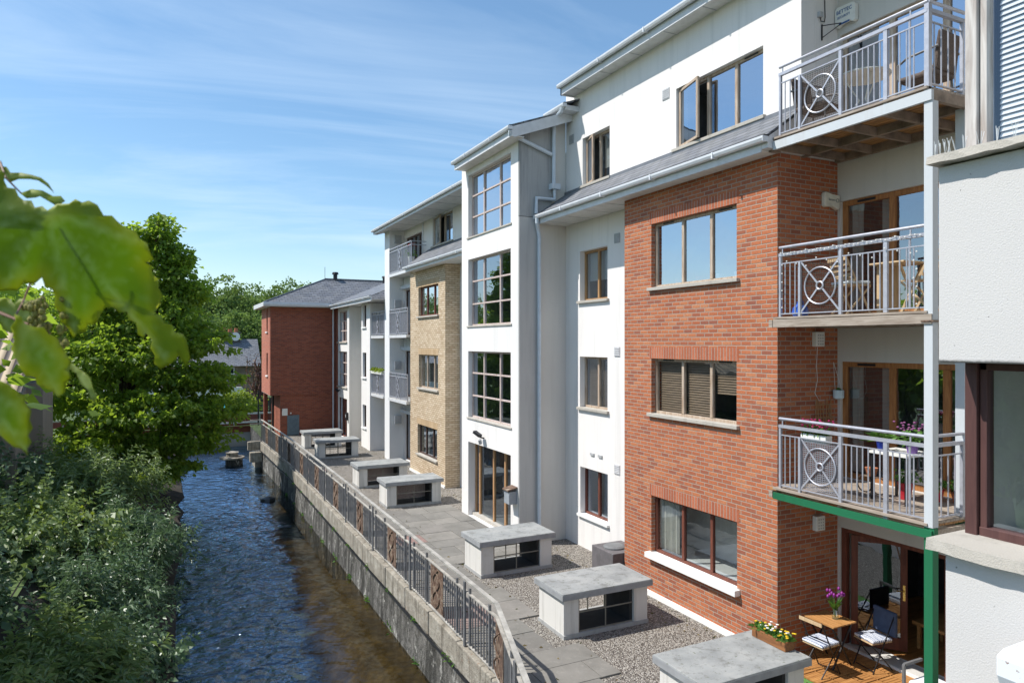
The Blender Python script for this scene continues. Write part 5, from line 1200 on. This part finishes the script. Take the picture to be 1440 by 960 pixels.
tb_ = thing('bistro_table', (9.34,7.66,z), 'square slatted wooden bistro table on black crossed legs', 'table'); m_ = MB()
for i in range(7): m_.box(9.08+i*.075,9.145+i*.075,7.39,7.95,.71,.73)
m_.build('tabletop', TABLEW, tb_); l_ = MB()
for y in (7.45,7.88): l_.bar((9.12,y,.70),(9.54,y,.05),.022).bar((9.56,y,.70),(9.14,y,.05),.022)
l_.bar((9.12,7.45,.695),(9.12,7.88,.695),.02).bar((9.56,7.45,.695),(9.56,7.88,.695),.02); l_.build('legs', BLACKM, tb_)
vs_ = thing('tulip_vase', (9.40,7.62,.73), 'glass vase of purple tulips on the bistro table', 'vase')
MB().lathe((9.40,7.62,.731),[(.045,0),(.05,.06),(.045,.16)],14).build('vase', glass('vase_glass',.1,(.8,.9,.85)), vs_)
m_ = MB(); tp = MB(); lv = []
for i in range(13):
    a_ = i*2.4; r_ = random.uniform(.05,.17); x,y = 9.40+math.cos(a_)*r_, 7.62+math.sin(a_)*r_; zt = .73+random.uniform(.30,.42)
    m_.tube([(9.40,7.62,.75),(9.40+math.cos(a_)*r_*.35,7.62+math.sin(a_)*r_*.35,.93),(x,y,zt)],.004,5); tp.lathe((x,y,zt-.01),[(.006,0),(.02,.015),(.022,.035),(.01,.055)],8)
m_.build('stems', POTL, vs_); tp.build('flowers', TUL, vs_); n = 34; a_ = RNG.random(n)*2*PI
leaf_obj('leaves', leaf_arrays(np.tile([9.40,7.62,.86],(n,1)),np.stack([np.cos(a_)*.6,np.sin(a_)*.6,np.full(n,1.0)],1),.16+.1*RNG.random(n),.035+.01*RNG.random(n)),POTL,vs_)
def planter(x0,x1,y0,y1,z0,z1,label,mat,flowers,name='flower_trough',n=160,cat='planter'):
    t = thing(name, ((x0+x1)/2,(y0+y1)/2,z0), label, cat); MB().box(x0,x1,y0,y1,z0,z1).build('trough', mat, t, .008)
    cx,cy = (x0+x1)/2,(y0+y1)/2; P_ = np.stack([x0+(x1-x0)*RNG.random(n),y0+(y1-y0)*RNG.random(n),z1+.0*RNG.random(n)],1); D_ = RNG.normal(size=(n,3))*.6+np.array([0,0,1]); leaf_obj('foliage', leaf_arrays(P_,D_,.06+.08*RNG.random(n),.03+.02*RNG.random(n)),POTL,t)
    for k_,(mt,c) in enumerate(flowers):
        f = MB()
        for i in range(c):
            x,y,zz = random.uniform(x0-.04,x1+.04),random.uniform(y0-.02,y1+.02),z1+random.uniform(.04,.13); f.lathe((x,y,zz),[(.004,-.005),(.018,.002),(.02,.012),(.005,.016)],7)
        f.build('flowers', mt, t)
    return t
planter(7.62,7.80,6.98,7.60,.80,.93,'wooden trough of yellow and white flowers on the corner of the nearest vent housing',wood('trough_wood',(.30,.13,.05),(.16,.07,.03),'y'),[(YEL,22),(WPET,14)],n=260)
tr = thing('bamboo_trellis', (8.9,5.3,.02), 'expanding cane trellis behind the green post', 'trellis'); m_ = MB()
for i in range(5):
    for s_ in (1,-1): m_.bar((9.0+i*.12,5.30+.008*s_,.0),(9.0+i*.12+s_*.5,5.30+.008*s_,1.1),.018)
m_.build('canes', wood('cane',(.42,.22,.12),(.25,.12,.06)), tr)
mt_ = thing('patio_seat', (9.35,6.05,.04), 'white cushioned patio seat partly behind the green post', 'seat')
MB().box(9.15,9.60,5.75,6.25,.30,.42).build('cushion', simple('white_cloth',(.74,.76,.80),.9,0,.06,14), mt_, .04); MB().bar((9.12,6.28,.04),(9.12,6.28,.62),.035).bar((9.12,6.28,.62),(9.5,6.28,.62),.035).bar((9.6,6.28,.04),(9.6,6.28,.5),.035).bar((9.6,5.75,.04),(9.6,5.75,.5),.035).bar((9.15,5.75,.04),(9.15,5.75,.3),.035).build('frame', GALVD, mt_)
# room items seen through the open patio door
cn = thing('table_lamp', (11.5,7.1,.5), 'small cream lantern inside the dark doorway', 'lantern'); MB().lathe((11.3,6.95,.52),[(.05,0),(.06,.08),(.05,.16),(.02,.18)],12).build('body', simple('cream_ceramic',(.7,.6,.5),.5), cn); MB().lathe((11.3,6.95,.70),[(.055,0),(.055,.02)],12).build('cap', PLW, cn)
ct = thing('coffee_table', (11.3,6.9,.07), 'low brown wooden table inside the doorway', 'table'); MB().box(10.95,11.7,6.5,7.4,.46,.515).build('tabletop', TABLEW, ct, .006); m_ = MB()
for x in (11.0,11.6):
    for y in (6.55,7.3): m_.box(x,x+.05,y,y+.05,.07,.459)
m_.each('leg', TABLEW, ct)
# second balcony
def pot(x,y,z0,r,h,label,mat,kind,hh=.3,n=60,name='potted_plant'):
    t = thing(name,(x,y,z0),label,'pot plant'); MB().lathe((x,y,z0+.001),[(r*.72,0),(r,h*.92),(r*1.08,h*.93),(r*1.08,h),(r*.9,h)],16).build('pot', mat, t)
    a_ = RNG.random(n)*2*PI; el = .3+RNG.random(n)*1.6
    D_ = np.stack([np.cos(a_),np.sin(a_),el],1); P_ = np.tile([x,y,z0+h],(n,1))+RNG.normal(size=(n,3))*np.array([r*.4,r*.4,.0])
    if kind == 'spiky': V = leaf_arrays(P_,D_,hh*(.6+.6*RNG.random(n)),np.full(n,.022),.1,.35)
    else:
        P_ = P_+D_/np.linalg.norm(D_,axis=1,keepdims=True)*hh*RNG.random((n,1)); V = leaf_arrays(P_,RNG.normal(size=(n,3)),.06+.03*RNG.random(n),.04+.02*RNG.random(n))
    leaf_obj('foliage', V, POTL, t); return t
def fl_add(t,x,y,z,r,mt,c):
    f = MB()
    for i in range(c): f.lathe((x+random.gauss(0,r),y+random.gauss(0,r),z+random.uniform(-.04,.08)),[(.004,-.006),(.017,.002),(.018,.012),(.005,.018)],6)
    f.build('flowers', mt, t)
t = pot(9.47,6.50,2.83,.10,.24,'magenta red pot standing on the second balcony floor',REDP,'leafy',.2,70)
t = pot(9.75,6.22,2.83,.09,.17,'small dark red pot at the back of the second balcony floor',REDP,'leafy',.16,50)
t = pot(9.9,6.0,2.83,.10,.14,'terracotta pot of pale leaves at the near end of the second balcony',TERRA,'leafy',.22,60)
pt = thing('plant_table',(9.3,6.45,2.83),'narrow white plant table on the second balcony','table'); MB().box(9.0,9.62,6.15,6.75,3.50,3.53).build('tabletop', PLW, pt); m_ = MB()
for x in (9.03,9.57):
    for y in (6.18,6.70): m_.box(x,x+.03,y,y+.03,2.832,3.499)
m_.each('leg', BLACKM, pt)
pot(9.13,6.62,3.531,.075,.14,'blue glazed pot with a spiky spider plant on the plant table',BLUEP,'spiky',.30,46)
t = pot(9.30,6.28,3.531,.085,.14,'purple pot with bushy purple flowers on the plant table',PURP,'leafy',.22,90); fl_add(t,9.30,6.28,3.88,.09,simple('mauve_petals',(.30,.10,.25),.6),26)
bt = thing('balcony_bench',(9.5,6.95,2.83),'small bentwood plant stand with terracotta pot beside the patio door','plant stand'); MB().ring((9.2,6.72,3.0),.12,.01).ring((9.2,6.95,3.0),.12,.01).bar((9.2,6.72,3.12),(9.2,6.95,3.12),.02).build('frame', RUST, bt); MB().lathe((9.2,6.84,3.13),[(.06,0),(.09,.12)],12).build('pot', TERRA, bt)
hb_ = thing('railing_basket',(8.42,7.28,3.6),'hanging trough of magenta flowers hooked on the second balcony railing','planter'); MB().box(8.50,8.64,7.05,7.50,3.60,3.72).build('trough', PLW, hb_, .01); n = 220
P_ = np.stack([8.50+.14*RNG.random(n),7.05+.45*RNG.random(n),3.72+.10*RNG.random(n)],1); leaf_obj('foliage', leaf_arrays(P_,RNG.normal(size=(n,3)),.05+.03*RNG.random(n),.03+.01*RNG.random(n)),POTL,hb_); f = MB()
for i in range(80): f.lathe((random.uniform(8.48,8.66),random.uniform(7.03,7.52),random.uniform(3.75,3.93)),[(.004,-.006),(.016,.002),(.018,.012),(.004,.018)],6)
f.build('flowers', PINK, hb_)
wp = thing('hanging_planter',(10.0,8.03,4.2),'pale blue planter hanging by cords on the shaded brick','planter'); MB().lathe((9.95,8.0,4.14),[(.05,0),(.085,.02),(.085,.14),(.075,.15)],14).build('pot', simple('pale_blue_ceramic',(.55,.68,.72),.4), wp); MB().tube([(9.87,8.0,4.28),(9.93,8.08,4.75)],.003,4).tube([(10.03,8.0,4.28),(9.93,8.08,4.75)],.003,4).build('cords', PLW, wp); n = 40; leaf_obj('foliage', leaf_arrays(np.tile([9.95,8.0,4.28],(n,1)),RNG.normal(size=(n,3))+[0,0,.8],.05+.03*RNG.random(n),np.full(n,.03)),POTL,wp)
tr = thing('bamboo_screen',(9.7,8.05,3.9),'small cane rack fixed to the brick beside the hanging planter','rack'); m_ = MB()
for i in range(7): m_.bar((9.50+i*.06,8.07,3.72+random.uniform(0,.05)),(9.50+i*.06+random.uniform(-.03,.03),8.07,4.12+random.uniform(-.06,.06)),.012)
m_.bar((9.47,8.06,3.85),(9.93,8.06,3.85),.012).bar((9.47,8.06,4.05),(9.93,8.06,4.05),.012); m_.build('canes', wood('cane_light',(.50,.30,.14),(.30,.17,.08)), tr)
cbw = thing('light_cable',(9.5,8.09,4.7),'thin white cable looping down the shaded brick wall','cable'); MB().tube([(9.56,8.09,5.0),(9.54,8.09,4.7),(9.56,8.09,4.45),(9.50,8.09,4.25),(9.60,8.09,4.12),(9.72,8.09,4.12)],.004,5).build('cable', PLW, cbw)
# third balcony
FC = 'slatted wooden folding chairs'
folding_chair(BEECH, BEECH, simple('pale_cushion',(.62,.68,.70),.9,0,.2,30), 5, 'wooden folding chair with pale cushion on the third balcony, farther from the post', (8.98,7.02,5.47), R(-15), group=FC)
folding_chair(BEECH, BEECH, None, 5, 'wooden folding chair without cushion on the third balcony, close to the post', (9.1,6.0,5.47), R(100), group=FC)
tb_ = thing('folding_table',(9.25,6.5,5.47),'half round wooden folding table on the third balcony','table'); MB().box(9.0,9.6,6.2,6.75,6.18,6.205).build('tabletop', BEECH, tb_, .005); MB().box(9.1,9.5,6.62,6.68,5.471,6.179).bar((9.05,6.3,6.17),(9.5,6.3,5.49),.03).bar((9.55,6.3,6.17),(9.1,6.3,5.49),.03).build('legs', BEECH, tb_)
bb = thing('blue_bag',(8.65,7.68,5.47),'crumpled bright blue bag in the corner of the third balcony','bag'); MB().lathe((8.68,7.66,5.471),[(.10,0),(.13,.06),(.11,.14),(.05,.2),(.06,.23)],9).build('sack', simple('blue_plastic',(.02,.10,.50),.4,0,.3,20,.5), bb); MB().ring((8.68,7.66,5.71),.035,.006).build('handle', simple('blue_handle',(.02,.08,.4),.4), bb)
sl = thing('string_lights',(8.45,6.8,6.4),'string of small white lights wound along the third balcony railing','string lights'); w_ = MB(); bl_ = MB(); pts = []
for i in range(34):
    y = 7.82-i*.0675; zz = 6.46-.03*abs(math.sin(i*.9)); pts.append((8.44,y,zz)); bl_.lathe((8.435,y,zz-.02),[(.004,0),(.011,.006),(.010,.018),(.003,.022)],7)
for i in range(12): y = 7.7-i*.18; zz = 6.30-.05*(i%3); bl_.lathe((8.435,y,zz),[(.004,0),(.011,.006),(.010,.018),(.003,.022)],7)
for i in range(6): bl_.lathe((8.435,7.79,5.6+i*.13),[(.004,0),(.011,.006),(.010,.018),(.003,.022)],7); 
for i in range(7): bl_.lathe((8.435,5.64+.04*(i%2),5.55+i*.11),[(.004,0),(.011,.006),(.010,.018),(.003,.022)],7)
w_.tube(pts,.0025,4); w_.tube([(8.44,7.8,6.46),(8.44,7.79,5.6)],.0025,4).build('wire', PLG, sl); bl_.each('bulb', PLW, sl)
# top balcony
tb_ = thing('round_table',(9.05,7.0,8.26),'round white garden table on the top balcony','table'); MB().lathe((9.05,6.85,8.92),[(.34,0),(.36,.012),(.36,.028),(.34,.03)],28).build('tabletop', PLW, tb_); m_ = MB()
for i in range(3): a_ = i*2.1; m_.tube([(9.05+.28*math.cos(a_),6.85+.28*math.sin(a_),8.27),(9.05+.06*math.cos(a_),6.85+.06*math.sin(a_),8.6),(9.05+.24*math.cos(a_),6.85+.24*math.sin(a_),8.915)],.012,6)
m_.each('leg', PLW, tb_)
def wicker(x,y,z,rot,label):
    r = thing('wicker_chair',(0,0,0),label,'chair','dark wicker chairs'); MB().box(-.25,.25,-.25,.25,.36,.44).build('seat', WICK, r, .03); MB().prism([(-.27,.42),(-.33,.92),(-.28,.92),(-.20,.42)],'y',-.25,.25).build('backrest', WICK, r, .03); m_ = MB()
    for s1 in (-1,1):
        for s2 in (-1,1): m_.tube([(s1*.22,s2*.22,.36),(s1*.25,s2*.24,0)],.014,6)
        m_.tube([(-.3,s1*.27,.70),(.1,s1*.28,.66),(.24,s1*.26,.60),(.24,s1*.25,.4)],.016,6)
    m_.each('leg', GALVD, r); r.location = (x,y,z); r.rotation_euler.z = rot
wicker(9.25,6.05,8.26,R(95),'dark wicker armchair on the top balcony, beside the corner post'); wicker(8.95,7.55,8.26,R(-80),'dark wicker armchair on the top balcony, behind the ringed panel')
# far balcony red flower
t = pot(8.62,26.75,8.0,.12,.5,'red flowering plant at the corner of the far top balcony',PLW,'leafy',.3,70); fl_add(t,8.62,26.75,8.95,.12,simple('red_petals',(.5,.02,.02),.6),24)
fp = thing('flower_box',(8.42,31.2,3.75),'yellow green plants along the far second balcony rail','planter'); n = 260; P_ = np.stack([8.40+.15*RNG.random(n),30.4+1.8*RNG.random(n),3.78+.12*RNG.random(n)],1); MB().box(8.40,8.47,30.4,32.2,3.66,3.78).build('trough', PLW, fp); leaf_obj('foliage', leaf_arrays(P_,RNG.normal(size=(n,3)),.10+.05*RNG.random(n),.06+.02*RNG.random(n)),LIME,fp)

# ================================================================== LIGHT, SKY, CAMERA
sunv = Vector((-1,.42,1.42)).normalized(); el = math.asin(sunv.z); az = math.atan2(sunv.x,sunv.y)
sun = bpy.data.lights.new('sun','SUN'); sun.energy = 4.0; sun.angle = R(.5); sun.color = (1,.955,.89); so_ = bpy.data.objects.new('sun', sun); COL.objects.link(so_); so_.rotation_euler = (-sunv).to_track_quat('-Z','Y').to_euler()
W = bpy.data.worlds.new('World'); S.world = W; W.use_nodes = True; nt = W.node_tree; bg = nt.nodes['Background']
sk = nt.nodes.new('ShaderNodeTexSky'); sk.sky_type = 'NISHITA'; sk.sun_disc = False; sk.sun_elevation = el; sk.sun_rotation = az % (2*PI); sk.air_density = 1.0; sk.dust_density = .5; sk.ozone_density = 1.4; sk.altitude = 50
tc = nt.nodes.new('ShaderNodeTexCoord'); sep = nt.nodes.new('ShaderNodeSeparateXYZ'); nt.links.new(tc.outputs['Generated'], sep.inputs[0])
def wm_(op,a,b=0):
    n = nt.nodes.new('ShaderNodeMath'); n.operation = op
    for i,v in enumerate((a,b)):
        if isinstance(v,bpy.types.NodeSocket): nt.links.new(v,n.inputs[i])
        else: n.inputs[i].default_value = v
    return n.outputs[0]
zc = wm_('ADD', wm_('MAXIMUM', sep.outputs[2], .0), .12); cx = nt.nodes.new('ShaderNodeCombineXYZ'); nt.links.new(wm_('DIVIDE',sep.outputs[0],zc),cx.inputs[0]); nt.links.new(wm_('DIVIDE',sep.outputs[1],zc),cx.inputs[1])
def wn(scale,rot,sc,detail,dist):
    mp_ = nt.nodes.new('ShaderNodeMapping'); mp_.vector_type = 'TEXTURE'; nt.links.new(cx.outputs[0],mp_.inputs[0]); mp_.inputs['Rotation'].default_value = (0,0,rot); mp_.inputs['Scale'].default_value = sc; n = nt.nodes.new('ShaderNodeTexNoise'); nt.links.new(mp_.outputs[0],n.inputs['Vector']); n.inputs['Scale'].default_value = scale; n.inputs['Detail'].default_value = detail; n.inputs['Roughness'].default_value = .6; n.inputs['Distortion'].default_value = dist; return n.outputs['Fac']
c1 = wn(1.0,R(-8),(2.4,.9,1),8,1.5); c2 = wn(.4,R(30),(1.6,1,1),4,.4)
rp_ = nt.nodes.new('ShaderNodeValToRGB'); nt.links.new(wm_('MULTIPLY',c1,wm_('ADD',c2,.45)),rp_.inputs[0]); rp_.color_ramp.elements[0].position = .40; rp_.color_ramp.elements[0].color = (.10,.10,.10,1); rp_.color_ramp.elements[1].position = .66; rp_.color_ramp.elements[1].color = (.44,.44,.44,1)
mx = nt.nodes.new('ShaderNodeMix'); mx.data_type = 'RGBA'; nt.links.new(rp_.outputs[0],mx.inputs[0]); hs = nt.nodes.new('ShaderNodeHueSaturation'); hs.inputs['Saturation'].default_value = 1.24; hs.inputs['Hue'].default_value = .495; nt.links.new(sk.outputs[0],hs.inputs['Color']); nt.links.new(hs.outputs[0],mx.inputs[6]); mx.inputs[7].default_value = (4.9,6.0,7.2,1)
nt.links.new(mx.outputs[2],bg.inputs[0]); bg.inputs[1].default_value = .118
cam = bpy.data.cameras.new('camera'); co = bpy.data.objects.new('camera',cam); COL.objects.link(co); S.camera = co
co.location = CAM; co.rotation_euler = (R(90),0,-aa); cam.sensor_width = 36; cam.lens = 36*980/1440; cam.shift_y = .0014; cam.clip_start = .05; cam.clip_end = 3000
cam.dof.use_dof = True; cam.dof.focus_distance = 14; cam.dof.aperture_fstop = 12
S.view_settings.view_transform = 'Standard'; S.view_settings.look = 'None'; S.view_settings.exposure = 0.54; S.view_settings.gamma = 1; S.view_settings.use_curve_mapping = False
S.cycles.max_bounces = 8; S.cycles.transparent_max_bounces = 16; S.cycles.use_denoising = True
S.render.engine = 'CYCLES'
